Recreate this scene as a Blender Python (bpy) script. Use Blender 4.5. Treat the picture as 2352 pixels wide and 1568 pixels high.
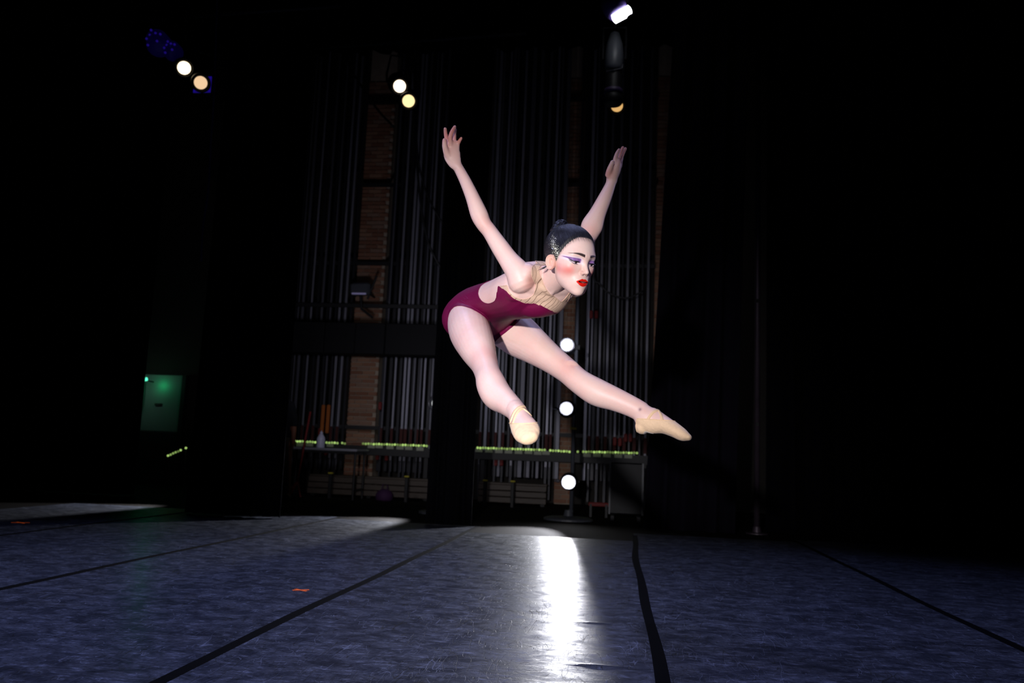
import bpy, bmesh, math, random
import numpy as np
from mathutils import Vector, Matrix
from mathutils.bvhtree import BVHTree

for o in list(bpy.data.objects):
    bpy.data.objects.remove(o, do_unlink=True)
SC = bpy.context.scene
COL = SC.collection
random.seed(7)
RNG = np.random.default_rng(7)

# ---------------------------------------------------------------- camera
FPX = 1900.0                      # focal length in pixels of the 2352 x 1568 frame
CAM_H = 0.768
ROLL = math.atan(0.041)
PITCH = math.atan(257.0 / FPX * math.cos(ROLL))
YAW = math.radians(7.6855)        # world Y runs along the seams of the dance floor
CAM_R = (Matrix.Rotation(YAW, 3, 'Z') @ Matrix.Rotation(math.pi / 2 + PITCH, 3, 'X')
         @ Matrix.Rotation(ROLL, 3, 'Z'))
CAM_P = Vector((0, 0, CAM_H))
cd = bpy.data.cameras.new('camera')
cam = bpy.data.objects.new('camera', cd)
COL.objects.link(cam)
cam.matrix_world = Matrix.Translation(CAM_P) @ CAM_R.to_4x4()
cd.sensor_width = 36.0
cd.sensor_fit = 'HORIZONTAL'
cd.lens = FPX / 2352.0 * 36.0
cd.clip_end = 100
cd.dof.use_dof = True
cd.dof.focus_distance = 2.95
cd.dof.aperture_fstop = 3.6
SC.camera = cam

# ---------------------------------------------------------------- world, exposure
w = bpy.data.worlds.new('world')
SC.world = w
w.use_nodes = True
w.node_tree.nodes['Background'].inputs[0].default_value = (0.02, 0.02, 0.05, 1)
w.node_tree.nodes['Background'].inputs[1].default_value = 0.004
SC.view_settings.view_transform = 'Standard'
SC.view_settings.look = 'None'
SC.view_settings.gamma = 1.0
SC.view_settings.use_curve_mapping = False
SC.view_settings.exposure = 0.0


def P(px, py, d):
    """point seen at a pixel, at a given depth from the camera"""
    return CAM_P + CAM_R @ Vector(((px - 1176) / FPX * d, (784 - py) / FPX * d, -d))


def ray(px, py):
    return CAM_R @ Vector(((px - 1176) / FPX, (784 - py) / FPX, -1.0))


def PY(px, py, Y):
    r = ray(px, py)
    return CAM_P + r * (Y / r.y)


def PF(px, py, z=0.0):
    r = ray(px, py)
    return CAM_P + r * ((z - CAM_H) / r.z)


def camdir(r, u, d):
    """direction given as right, up, away in the camera's own axes"""
    return (CAM_R @ Vector((r, u, -d))).normalized()


# ---------------------------------------------------------------- stage lamps
def spot(name, loc, target, watts, color, size_deg, blend=0.3, radius=0.05):
    ld = bpy.data.lights.new(name, 'SPOT')
    ld.energy = watts
    ld.color = color
    ld.spot_size = math.radians(size_deg)
    ld.spot_blend = blend
    ld.shadow_soft_size = radius
    o = bpy.data.objects.new(name, ld)
    COL.objects.link(o)
    o.location = loc
    o.rotation_euler = (Vector(target) - Vector(loc)).to_track_quat('-Z', 'Y').to_euler()
    return o


DANCER_C = P(1180, 740, 3.1)
WHITE = (.92, .93, 1.0)
# lamps on our side of the stage, behind and beside the camera
spot('front_boom_lamp', (-0.55, -0.35, 1.15), P(1010, 930, 2.7), 680, (.985, .955, 1.0), 43, 1.0, .04)
spot('side_boom_lamp', (-3.6, 2.6, 1.2), DANCER_C, 70, (.65, .6, 1), 45, .5, .06)
spot('back_boom_lamp', (3.5, 5.5, 2.5), DANCER_C, 60, (.6, .55, 1), 45, .5, .06)
# the visible boom: lowest lamp rakes the floor towards us
BOOM = PF(1305, 1194)
low = PY(1306, 1107, BOOM.y - .28)
lp_ = low + Vector((-.01, -.06, 0))
edge = PF(1376, 1420) - lp_                      # the shutter cuts the beam off along this line
az_ = math.atan2(edge.x, edge.y) + math.radians(23.0)
spot('boom_low_beam', lp_, lp_ + Vector((6 * math.sin(az_), 6 * math.cos(az_), -.40)), 330, WHITE, 46, .10, .07)
# lamps hidden behind the curtain legs rake the floor as well
spot('hidden_low_beam', (PY(1012, 1107, 10.0).x, 9.9, .42), (-4.3, 5.5, 0), 420, WHITE, 50, .3, .07)
spot('hidden_low_beam', (PY(500, 1090, 10.0).x, 9.9, .42), (-7.0, 6.5, 0), 260, WHITE, 50, .3, .07)
# overhead blue-violet wash
for x_, y_, e_ in ((-2.6, 4.6, 320), (.2, 5.2, 270), (2.6, 4.6, 70)):
    spot('overhead_wash', (x_, y_, 5.6), (x_, y_ - .4, 0), e_, (.46, .52, 1.0), 80, .8, .08)
spot('overhead_wash', (-3.4, 1.0, 5.6), (-2.0, 2.8, 0), 480, (.46, .52, 1.0), 70, .8, .08)
spot('overhead_wash', (1.6, .6, 5.6), (.9, 2.6, 0), 110, (.45, .48, 1.0), 60, .8, .08)
# unseen fill spots added to brighten the far wall and its rails
for x_, e_ in ((-3.2, 46), (-.2, 20)):
    spot('wing_work_light', (x_, 9.5, 2.0), (x_ - .1, 13.0, 2.6), e_, (.88, .86, 1), 120, .8, .15)


# ---------------------------------------------------------------- helpers
def tag(o, label=None, cat=None, group=None, kind=None):
    if label: o['label'] = label
    if cat: o['category'] = cat
    if group: o['group'] = group
    if kind: o['kind'] = kind
    return o


def empty(name, loc, label=None, cat=None, group=None, kind=None):
    o = bpy.data.objects.new(name, None)
    COL.objects.link(o)
    o.location = loc
    o.empty_display_size = 0.1
    return tag(o, label, cat, group, kind)


def world_loc(o):
    v = Vector(o.location)
    while o.parent:
        o = o.parent
        v = v + Vector(o.location)
    return v


def link_mesh(name, me, m, parent=None, loc=None, smooth=False):
    o = bpy.data.objects.new(name, me)
    COL.objects.link(o)
    if m: me.materials.append(m) if len(me.materials) == 0 else None
    if parent: o.parent = parent
    if loc is not None: o.location = loc
    if smooth:
        me.polygons.foreach_set('use_smooth', [True] * len(me.polygons))
    return o


def pydata(name, verts, faces, m, parent=None, smooth=False, origin=None):
    """verts in world space; the object stays untransformed relative to its parent's base"""
    if origin is None:
        origin = world_loc(parent) if parent else Vector((0, 0, 0))
    V = np.asarray([tuple(v) for v in verts], dtype=np.float64) - np.array(origin)
    me = bpy.data.meshes.new(name)
    me.from_pydata(V.tolist(), [], [tuple(int(i) for i in f) for f in faces])
    me.update()
    o = link_mesh(name, me, m, parent, None, smooth)
    if not parent: o.location = origin
    return o


class MB:
    """collects simple shapes (world space) into one mesh"""

    def __init__(s):
        s.v, s.f = [], []

    def add(s, vs, fs):
        n = len(s.v)
        s.v += [Vector(v) for v in vs]
        s.f += [tuple(i + n for i in f) for f in fs]
        return s

    def box(s, c, size, M=None, bev=0.0):
        c = Vector(c)
        hx, hy, hz = [x / 2 for x in size]
        M = M or Matrix.Identity(3)
        if bev <= 0:
            pts = [Vector((x, y, z)) for z in (-hz, hz) for x, y in ((-hx, -hy), (hx, -hy), (hx, hy), (-hx, hy))]
            s.add([c + M @ p for p in pts], [(3, 2, 1, 0), (4, 5, 6, 7), (0, 1, 5, 4), (1, 2, 6, 5), (2, 3, 7, 6), (3, 0, 4, 7)])
        else:
            b = min(bev, hx * .9, hy * .9, hz * .9)
            rings = []
            for z, i in ((-hz, b), (-hz + b, 0), (hz - b, 0), (hz, b)):
                x, y = hx - i, hy - i
                e = b if i == 0 else b * .6
                rings.append([(-x + e, -y, z), (x - e, -y, z), (x, -y + e, z), (x, y - e, z), (x - e, y, z), (-x + e, y, z), (-x, y - e, z), (-x, -y + e, z)])
            vs = [c + M @ Vector(p) for r in rings for p in r]
            fs = [tuple(reversed(range(8))), tuple(range(24, 32))]
            for k in range(3):
                for i in range(8):
                    j = (i + 1) % 8
                    fs.append((k * 8 + i, k * 8 + j, k * 8 + 8 + j, k * 8 + 8 + i))
            s.add(vs, fs)
        return s

    def tube(s, pts, r, n=8, cap=True):
        pts = [Vector(p) for p in pts]
        rr = r if isinstance(r, (list, tuple)) else [r] * len(pts)
        vs, fs = [], []
        up = None
        for i, p in enumerate(pts):
            t = (pts[min(i + 1, len(pts) - 1)] - pts[max(i - 1, 0)]).normalized()
            if up is None:
                up = Vector((0, 0, 1)) if abs(t.z) < .9 else Vector((1, 0, 0))
            a = t.cross(up).normalized()
            b = a.cross(t).normalized()
            up = b
            for k in range(n):
                q = 2 * math.pi * k / n
                vs.append(p + (a * math.cos(q) + b * math.sin(q)) * rr[i])
        for i in range(len(pts) - 1):
            for k in range(n):
                k2 = (k + 1) % n
                fs.append((i * n + k, i * n + k2, i * n + n + k2, i * n + n + k))
        if cap:
            fs.append(tuple(reversed(range(n))))
            fs.append(tuple(range((len(pts) - 1) * n, len(pts) * n)))
        s.add(vs, fs)
        return s

    def lathe(s, c, axis, prof, n=20):
        """prof: list of (distance along axis, radius)"""
        c = Vector(c)
        t = Vector(axis).normalized()
        up = Vector((0, 0, 1)) if abs(t.z) < .9 else Vector((1, 0, 0))
        a = t.cross(up).normalized()
        b = a.cross(t)
        vs, fs = [], []
        for h, r in prof:
            for k in range(n):
                q = 2 * math.pi * k / n
                vs.append(c + t * h + (a * math.cos(q) + b * math.sin(q)) * max(r, 1e-5))
        for i in range(len(prof) - 1):
            for k in range(n):
                k2 = (k + 1) % n
                fs.append((i * n + k, i * n + k2, i * n + n + k2, i * n + n + k))
        fs.append(tuple(reversed(range(n))))
        fs.append(tuple(range((len(prof) - 1) * n, len(prof) * n)))
        s.add(vs, fs)
        return s

    def build(s, name, m, parent=None, smooth=False, origin=None):
        return pydata(name, s.v, s.f, m, parent, smooth, origin)


def sock(n, *names):
    for k in names:
        if k in n.inputs: return n.inputs[k]


def mat(name, col, rough=.6, metal=0.0, spec=.5, emit=None, estr=0.0, sheen=0.0):
    m = bpy.data.materials.new(name)
    m.use_nodes = True
    b = m.node_tree.nodes['Principled BSDF']
    b.inputs['Base Color'].default_value = (*col, 1)
    b.inputs['Roughness'].default_value = rough
    b.inputs['Metallic'].default_value = metal
    b.inputs['Specular IOR Level'].default_value = spec
    if emit:
        b.inputs['Emission Color'].default_value = (*emit, 1)
        b.inputs['Emission Strength'].default_value = estr
    if sheen:
        b.inputs['Sheen Weight'].default_value = sheen
    return m


def noisy(m, scale=20, amount=.3, bump=.0, detail=4, stretch=None, bscale=None):
    """vary a material's colour and relief with noise in object space"""
    nt = m.node_tree
    b = nt.nodes['Principled BSDF']
    col = tuple(b.inputs['Base Color'].default_value)
    tc = nt.nodes.new('ShaderNodeTexCoord')
    mp = nt.nodes.new('ShaderNodeMapping')
    if stretch: mp.inputs['Scale'].default_value = stretch
    nt.links.new(tc.outputs['Object'], mp.inputs[0])
    n = nt.nodes.new('ShaderNodeTexNoise')
    n.inputs['Scale'].default_value = scale
    n.inputs['Detail'].default_value = detail
    nt.links.new(mp.outputs[0], n.inputs['Vector'])
    mx = nt.nodes.new('ShaderNodeMix')
    mx.data_type = 'RGBA'
    mx.inputs['A'].default_value = (*[c * (1 - amount) for c in col[:3]], 1)
    mx.inputs['B'].default_value = (*[min(1, c * (1 + amount)) for c in col[:3]], 1)
    for i in mx.inputs:
        pass
    nt.links.new(n.outputs['Fac'], mx.inputs['Factor'])
    mx.inputs[6].default_value = (*[c * (1 - amount) for c in col[:3]], 1)
    mx.inputs[7].default_value = (*[min(1, c * (1 + amount)) for c in col[:3]], 1)
    nt.links.new(mx.outputs[2], b.inputs['Base Color'])
    if bump:
        n2 = n
        if bscale:
            n2 = nt.nodes.new('ShaderNodeTexNoise')
            n2.inputs['Scale'].default_value = bscale
            nt.links.new(mp.outputs[0], n2.inputs['Vector'])
        bp = nt.nodes.new('ShaderNodeBump')
        bp.inputs['Strength'].default_value = bump
        bp.inputs['Distance'].default_value = .01
        nt.links.new(n2.outputs['Fac'], bp.inputs['Height'])
        nt.links.new(bp.outputs[0], b.inputs['Normal'])
    return m


def vcol_mat(name, rough=.5, spec=.4, sss=0.0, bump=0, bscale=300, sheen=0):
    m = mat(name, (1, 1, 1), rough, 0, spec, sheen=sheen)
    nt = m.node_tree
    b = nt.nodes['Principled BSDF']
    a = nt.nodes.new('ShaderNodeAttribute')
    a.attribute_name = 'Col'
    nt.links.new(a.outputs['Color'], b.inputs['Base Color'])
    if sss:
        b.inputs['Subsurface Weight'].default_value = sss
        b.inputs['Subsurface Radius'].default_value = (.012, .005, .003)
        b.inputs['Subsurface Scale'].default_value = 0.6
    if bump:
        tc = nt.nodes.new('ShaderNodeTexCoord')
        n = nt.nodes.new('ShaderNodeTexNoise')
        n.inputs['Scale'].default_value = bscale
        n.inputs['Detail'].default_value = 3
        nt.links.new(tc.outputs['Object'], n.inputs['Vector'])
        bp = nt.nodes.new('ShaderNodeBump')
        bp.inputs['Strength'].default_value = bump
        bp.inputs['Distance'].default_value = .002
        nt.links.new(n.outputs['Fac'], bp.inputs['Height'])
        nt.links.new(bp.outputs[0], b.inputs['Normal'])
    return m


def set_cols(me, cols):
    ca = me.color_attributes.new('Col', 'FLOAT_COLOR', 'POINT')
    c4 = np.ones((len(cols), 4), dtype=np.float32)
    c4[:, :3] = cols
    ca.data.foreach_set('color', c4.ravel())


def srgb(r, g, b):
    return tuple(((c / 255) / 12.92 if c / 255 <= .04045 else ((c / 255 + .055) / 1.055) ** 2.4) for c in (r, g, b))


def catmull(pts, sub):
    """resample a list of numeric tuples smoothly"""
    A = [np.array(p, float) for p in pts]
    out = []
    for i in range(len(A) - 1):
        p0 = A[max(i - 1, 0)] if i > 0 else 2 * A[0] - A[1]
        p1, p2 = A[i], A[i + 1]
        p3 = A[i + 2] if i + 2 < len(A) else 2 * A[-1] - A[-2]
        for k in range(sub):
            t = k / sub
            out.append(.5 * ((2 * p1) + (-p0 + p2) * t + (2 * p0 - 5 * p1 + 4 * p2 - p3) * t * t + (-p0 + 3 * p1 - 3 * p2 + p3) * t ** 3))
    out.append(A[-1])
    return out

# ================================================================ the place
M_BLACK = noisy(mat('black_paint', (.006, .006, .008), .6), 6, .3)
M_VELVET = noisy(mat('black_velour', (.0024, .0024, .0040), .95, 0, .06), 3, .3)
M_VELVET2 = noisy(mat('aubergine_velour', (.0050, .0040, .0085), .95, 0, .08), 3, .3)
M_WOOD = noisy(mat('dark_stage_boards', (.008, .0065, .0055), .85, 0, .06), 3, .4, .05, stretch=(1, 6, 1))
M_TAPE = noisy(mat('black_vinyl_tape', (.0030, .0030, .0040), .9, 0, .04), 30, .3, .05)
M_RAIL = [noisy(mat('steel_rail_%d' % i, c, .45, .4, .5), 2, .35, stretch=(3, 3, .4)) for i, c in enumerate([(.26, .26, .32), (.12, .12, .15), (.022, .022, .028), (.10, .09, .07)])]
M_RED = mat('red_rope_wrap', (.16, .010, .010), .7)
M_DKRED = mat('dark_red_rope', (.05, .006, .006), .8)
M_ORANGE = mat('orange_wrap', (.35, .09, .01), .7)
M_MORTAR = noisy(mat('mortar', (.36, .29, .225), .9), 8, .3)
M_BRICK = [noisy(mat('brick_%d' % i, c, .85), 12, .3, .2) for i, c in enumerate([(.27, .125, .075), (.22, .095, .055), (.31, .165, .10), (.27, .16, .11)])]
M_STEEL = mat('dull_steel', (.22, .22, .26), .35, .8)
M_FIX = mat('black_fixture', (.005, .005, .007), .55, 0, .3)
M_GREYFIX = mat('grey_fixture', (.06, .065, .08), .45, 0, .4)
M_CARD = mat('pale_card', (.26, .26, .23), .8)
M_YEL = mat('yellow_tape', (.42, .36, .03), .7)


def floor_mat():
    m = mat('scuffed_dance_vinyl', (.04, .04, .055), .38, 0, .5)
    nt = m.node_tree
    N, L = nt.nodes, nt.links
    b = N['Principled BSDF']
    tc = N.new('ShaderNodeTexCoord')

    def noise(scale, detail=3, rough=.55, stretch=None, dist=0.0, rot=0.0, off=(0, 0, 0)):
        mp = N.new('ShaderNodeMapping')
        mp.inputs['Scale'].default_value = stretch or (1, 1, 1)
        mp.inputs['Rotation'].default_value = (0, 0, rot)
        mp.inputs['Location'].default_value = off
        L.new(tc.outputs['Object'], mp.inputs[0])
        n = N.new('ShaderNodeTexNoise')
        n.inputs['Scale'].default_value = scale
        n.inputs['Detail'].default_value = detail
        n.inputs['Roughness'].default_value = rough
        n.inputs['Distortion'].default_value = dist
        L.new(mp.outputs[0], n.inputs['Vector'])
        return n.outputs['Fac']

    def rng(x, a, b_, c=0.0, d=1.0):
        r = N.new('ShaderNodeMapRange')
        r.interpolation_type = 'SMOOTHSTEP'
        for i, v in enumerate((a, b_, c, d)): r.inputs[i + 1].default_value = v
        L.new(x, r.inputs[0])
        return r.outputs[0]

    def op(o, x, y):
        r = N.new('ShaderNodeMath')
        r.operation = o
        for i, v in enumerate((x, y)):
            if isinstance(v, (int, float)): r.inputs[i].default_value = v
            else: L.new(v, r.inputs[i])
        return r.outputs[0]

    def line(scale, width, rot, stretch, mscale, lo, hi, off=(0, 0, 0)):
        """contour lines of noise, broken up into short strokes by a second noise"""
        n = noise(scale * 1.5, .6, .3, (stretch[0], stretch[1] * .5, 1), .15, rot, off)
        ab = op('ABSOLUTE', op('SUBTRACT', n, .5), 0)
        ln = rng(ab, 0, width, 1, 0)
        return op('MULTIPLY', ln, rng(noise(mscale, 1, .5, None, 0, rot, (off[1] + 3, off[0] + 7, 1)), lo, hi))

    def add(*xs):
        r = xs[0]
        for x in xs[1:]: r = op('ADD', r, x)
        return r
    light = add(line(9, .007, .3, (1, .35, 1), 3.5, .54, .60), line(16, .008, 1.2, (1, .3, 1), 5, .54, .60, (5, 2, 0)),
                line(26, .010, -.5, (1, .3, 1), 8, .54, .60, (1, 8, 0)), line(6, .005, 2.1, (1, .5, 1), 3, .56, .62, (11, 3, 0)))
    dark = add(line(12, .010, .8, (1, .3, 1), 4, .49, .57, (4, 4, 3)), line(22, .013, -1.0, (1, .35, 1), 6, .50, .58, (9, 1, 3)), line(7, .009, 1.7, (1, .5, 1), 3, .56, .64, (2, 6, 3)),
               line(34, .016, .1, (1, .3, 1), 9, .52, .60, (7, 5, 3)))
    mott = noise(2.2, 6, .65, (1, 1.3, 1), .6)
    med = noise(11, 5, .75, (.7, 1.0, 1), .5, .2)
    fine = noise(30, 4, .75, (.5, 1.5, 1))
    fine2 = noise(80, 3, .7, (.6, 1.4, 1), off=(3, 1, 0))
    fl = op('MULTIPLY', rng(fine, .52, .66), rng(med, .42, .58))
    dk = op('MULTIPLY', rng(fine2, .52, .36), rng(fine, .56, .42))
    base = add(rng(mott, .3, .7, .42, .80), op('MULTIPLY', rng(med, .38, .64), .45), op('MULTIPLY', fl, 1.5), op('MULTIPLY', light, 1.5))
    base = op('MULTIPLY', base, op('SUBTRACT', 1.0, op('MULTIPLY', op('MINIMUM', op('ADD', dark, op('MULTIPLY', dk, .9)), 1.0), .88)))
    mx = N.new('ShaderNodeVectorMath')
    mx.operation = 'SCALE'
    mx.inputs[0].default_value = (.050, .057, .084)
    L.new(base, mx.inputs['Scale'])
    L.new(mx.outputs[0], b.inputs['Base Color'])
    ro = add(rng(med, .36, .66, .36, .58), op('MULTIPLY', fl, .12), op('MULTIPLY', light, .2), op('MULTIPLY', op('MINIMUM', dark, 1.0), .15))
    L.new(ro, b.inputs['Roughness'])
    b.inputs['Coat Weight'].default_value = .22
    b.inputs['Coat Roughness'].default_value = .22
    hgt = add(op('MULTIPLY', fine, .6), op('MULTIPLY', light, .15), op('MULTIPLY', dark, -.15), op('MULTIPLY', fine2, .35))
    bp = N.new('ShaderNodeBump')
    bp.inputs['Strength'].default_value = .6
    bp.inputs['Distance'].default_value = .003
    L.new(hgt, bp.inputs['Height'])
    L.new(bp.outputs[0], b.inputs['Normal'])
    return m


M_VINYL = floor_mat()

# --- floor: boards, dance vinyl in strips, black tape over the seams
fl = MB().box((-1.5, 6.2, -.054), (19, 17, .1)).build('floor', M_WOOD)
fl['kind'] = 'structure'
SEAMS = [-6.20, -4.61, -3.03, -1.445, .157, 1.785, 3.62]
ENDS = [8.95, 8.95, 8.70, 8.02, 8.85, 9.05]
for k in range(6):
    x0, x1, y0, y1 = SEAMS[k] + .002, SEAMS[k + 1] - .002, -1.2, ENDS[k]
    nx, ny = (40, 300) if k == 3 else (4, 20)
    vs, fs = [], []
    for j in range(ny + 1):
        for i in range(nx + 1):
            x, y = x0 + (x1 - x0) * i / nx, y0 + (y1 - y0) * j / ny
            z = 0.0
            if k == 3:      # two creases pushed up in the vinyl
                for (cx, cy, lx, h) in ((-.10, 4.02, .07, .004), (-.06, 3.22, .10, .005)):
                    z += h * math.exp(-((x - cx) / lx) ** 2 - ((y - cy) / .018) ** 2)
            vs.append((x, y, z))
    n0 = len(vs)
    for j in range(ny):
        for i in range(nx):
            a = j * (nx + 1) + i
            fs.append((a, a + 1, a + nx + 2, a + nx + 1))
    vs += [(x0, y0, -.004), (x1, y0, -.004), (x1, y1, -.004), (x0, y1, -.004)]
    c0, c1, c2, c3 = 0, nx, (ny + 1) * (nx + 1) - 1, ny * (nx + 1)
    fs += [(c0, n0, n0 + 1, c1), (c1, n0 + 1, n0 + 2, c2), (c2, n0 + 2, n0 + 3, c3), (c3, n0 + 3, n0, c0), (n0 + 3, n0 + 2, n0 + 1, n0)]
    pydata('vinyl_strip', vs, fs, M_VINYL, fl)
for k in range(1, 6):
    yend = max(ENDS[k - 1], ENDS[k]) if k != 4 else 8.6
    vs, fs = [], []
    n = 120
    ph = k * 2.1
    for j in range(n + 1):
        y = -1.0 + (yend + 1.0) * j / n
        xc = SEAMS[k] + .006 * math.sin(y * 1.3 + ph) + .005 * math.sin(y * 2.9 + ph * 2) + (.012 * math.sin(y * .8) if k == 4 else 0)
        hw = .0255 + .0015 * math.sin(y * 3.7 + ph)
        vs += [(xc - hw, y, .0004), (xc - hw + .001, y, .0016), (xc + hw - .001, y, .0016), (xc + hw, y, .0004)]
        if j:
            a = (j - 1) * 4
            fs += [(a + i, a + i + 1, a + i + 5, a + i + 4) for i in range(3)]
    pydata('seam_tape', vs, fs, M_TAPE, fl)

M_SPIKE = mat('fluorescent_orange_tape', (.95, .16, .03), .7, 0, .3, (1, .15, .02), .12)
for (px, py, lab, sc) in ((691, 1355, 'orange crossed spike tape mark in the open floor left of the middle seam', 1.0), (47, 1200, 'orange spike tape mark near the far left edge of the floor', 1.6)):
    c = PF(px, py)
    c.z = .0006
    r = empty('spike_mark', c, lab, 'tape mark')
    for a_ in (.55, -.5):
        MB().box(c + Vector((0, 0, .0006 + .0004 * (a_ > 0))), (.088 * sc, .016, .0008), Matrix.Rotation(a_, 3, 'Z')).build('tape_strip', M_SPIKE, r)

# --- shell of the stage house
def wall(name, c, size, m):
    o = MB().box(c, size).build(name, m)
    o['kind'] = 'structure'
    return o


M_SHELL = noisy(mat('dark_painted_block', (.020, .017, .014), .9), 4, .3, .1)
wb = wall('wall_back', (-1.5, 13.75, 5), (19, .2, 10.2), M_SHELL)
wall('wall_left', (-11.0, 6.2, 5), (.2, 17, 10.2), M_BLACK)
wall('wall_right', (8.0, 6.2, 5), (.2, 17, 10.2), M_BLACK)
wall('ceiling', (-1.5, 6.2, 10.1), (19, 17, .2), M_BLACK)

# --- brick piers behind the rigging
me_b = MB().box((0, 0, 0), (1, 1, 1), bev=.04).build('tmp', None)
BRICK_MESH = []
for m in M_BRICK:
    q = me_b.data.copy()
    q.materials.append(m)
    BRICK_MESH.append(q)
bpy.data.objects.remove(me_b, do_unlink=True)
YP = 13.2


def pier(pxl, pxr, py, zmax, z0, label):
    xl, xr = PY(pxl, py, YP).x, PY(pxr, py, YP).x
    w_ = xr - xl
    r = empty('brick_pier', (0.5 * (xl + xr), YP + .2, 0), label, 'pier')
    MB().box(((xl + xr) / 2, YP + .225, 4.9), (w_ - .01, .42, 9.78)).build('mortar_core', M_MORTAR, r)
    k, z = 0, z0
    while z < zmax:
        off = -.10 if k % 2 else 0.0
        x = xl + off
        while x < xr - .03:
            a, b_ = max(x, xl), min(x + .203, xr)
            if b_ - a > .05:
                o = bpy.data.objects.new('brick', random.choice(BRICK_MESH))
                COL.objects.link(o)
                o.parent = r
                o.location = Vector(((a + b_) / 2, YP + .02 + random.uniform(-.003, .003), z + .029)) - r.location
                o.scale = (b_ - a, .06, .057)
            x += .214
        z += .069
        k += 1


pier(802, 866, 900, 7.0, .03, 'lit brick pier behind the rails between the two left curtains')
pier(1296, 1338, 420, 7.0, .03, 'dim brick pier seen in slits between the rails above the dancer')
pier(1508, 1545, 420, 7.0, .03, 'dim brick pier half hidden by the right curtain')

# --- counterweight rigging: rails, cross bars, locking rail
RIG = empty('counterweight_rigging', (PY(1080, 1013, 12.95).x, 12.95, 0), 'wall of tall steel rigging rails with cross bars and red rope locks', 'rigging')
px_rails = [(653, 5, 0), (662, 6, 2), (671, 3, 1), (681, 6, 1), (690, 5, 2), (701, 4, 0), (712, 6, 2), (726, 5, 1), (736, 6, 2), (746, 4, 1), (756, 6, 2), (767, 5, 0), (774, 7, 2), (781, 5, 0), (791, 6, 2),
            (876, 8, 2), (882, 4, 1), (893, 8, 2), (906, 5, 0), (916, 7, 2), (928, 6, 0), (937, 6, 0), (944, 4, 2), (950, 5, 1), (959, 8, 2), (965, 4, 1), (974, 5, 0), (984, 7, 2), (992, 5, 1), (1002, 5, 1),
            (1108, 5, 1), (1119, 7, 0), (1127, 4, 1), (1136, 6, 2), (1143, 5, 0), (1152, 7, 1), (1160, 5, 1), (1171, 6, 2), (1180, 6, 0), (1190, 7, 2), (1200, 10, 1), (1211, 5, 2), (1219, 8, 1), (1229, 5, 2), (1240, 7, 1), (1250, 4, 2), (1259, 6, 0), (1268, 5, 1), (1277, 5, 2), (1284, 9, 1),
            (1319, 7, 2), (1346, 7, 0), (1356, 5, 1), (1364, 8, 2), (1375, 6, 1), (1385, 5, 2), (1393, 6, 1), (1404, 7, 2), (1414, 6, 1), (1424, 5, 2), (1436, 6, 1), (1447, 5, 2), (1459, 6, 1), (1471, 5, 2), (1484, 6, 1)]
me_cache = {}
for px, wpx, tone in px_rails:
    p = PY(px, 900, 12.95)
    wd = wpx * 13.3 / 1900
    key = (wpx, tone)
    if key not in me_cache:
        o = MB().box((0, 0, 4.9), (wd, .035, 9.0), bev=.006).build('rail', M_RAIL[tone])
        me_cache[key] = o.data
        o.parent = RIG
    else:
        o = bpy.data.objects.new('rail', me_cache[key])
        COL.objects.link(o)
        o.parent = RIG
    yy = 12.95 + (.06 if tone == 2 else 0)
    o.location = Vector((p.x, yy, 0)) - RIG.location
    if tone in (0, 1) and wpx < 7:
        s_ = MB().box((0, -.022, .965), (wd * 1.15, .02, .24)).build('rope_wrap', M_DKRED)
        s_.parent = o
        t_ = MB().box((0, -.01, .33), (wd * .8, .03, .50)).build('rail_foot', M_RAIL[2])
        t_.parent = o
for py, ref in ((235, 850), (425, 850), (605, 850), (702, 830), (982, 850)):
    yb = 12.88 if py == 702 else 13.08
    z = PY(ref, py, yb).z
    for a, b_ in ((648, 1012), (1096, 1500)):
        if py == 702 and a > 1000: continue
        xa, xb = PY(a, 900, yb).x, PY(b_, 900, yb).x
        MB().box(((xa + xb) / 2, yb, z), (xb - xa, .04, .06)).build('cross_bar', M_BLACK, RIG)
for px, py, m in ((741, 962, M_ORANGE), (753, 962, M_ORANGE), (735, 992, M_RED), (873, 932, M_RED), (867, 1046, M_RED), (888, 1048, M_RED), (1139, 1060, M_RED), (1152, 1060, M_RED), (1412, 1014, M_RED), (1424, 1015, M_RED), (1437, 1005, M_RED), (1448, 1005, M_RED),
                  (1358, 722, M_RED), (1370, 722, M_RED), (1456, 925, M_ORANGE), (749, 1036, M_RED)):
    p = PY(px, py, 12.86)
    h = .46 if m is M_ORANGE and px < 800 else .13
    MB().box(p, (.055, .05, h), bev=.012).build('rope_lock', m, RIG)

LOCK = empty('locking_rail', (PY(1060, 1030, 12.72).x, 12.72, 0), 'dark waist-high locking rail with pale name cards along it', 'rail')
for a, b_, pa, pb in ((650, 1000, 1016, 1032), (1090, 1490, 1034, 1048)):
    A, B = PY(a, pa, 12.72), PY(b_, pb, 12.72)
    MB().box(((A.x + B.x) / 2, 12.75, (A.z + B.z) / 2 - .06), (B.x - A.x, .08, .14), Matrix.Rotation(-math.atan2(B.z - A.z, B.x - A.x), 3, 'Y')).build('beam', M_BLACK, LOCK)
for px, py in ((668, 1021), (689, 1021), (711, 1021), (758, 1022), (853, 1025), (871, 1025), (896, 1027), (919, 1028), (939, 1029), (965, 1031), (1100, 1034), (1123, 1035), (1146, 1036), (1168, 1037), (1191, 1038), (1214, 1038), (1235, 1040), (1254, 1040), (1348, 1045), (1371, 1045), (1394, 1046), (1420, 1047), (1443, 1048)):
    MB().box(PY(px, py, 12.69), (.115, .012, .055)).build('name_card', M_CARD, LOCK)
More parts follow.
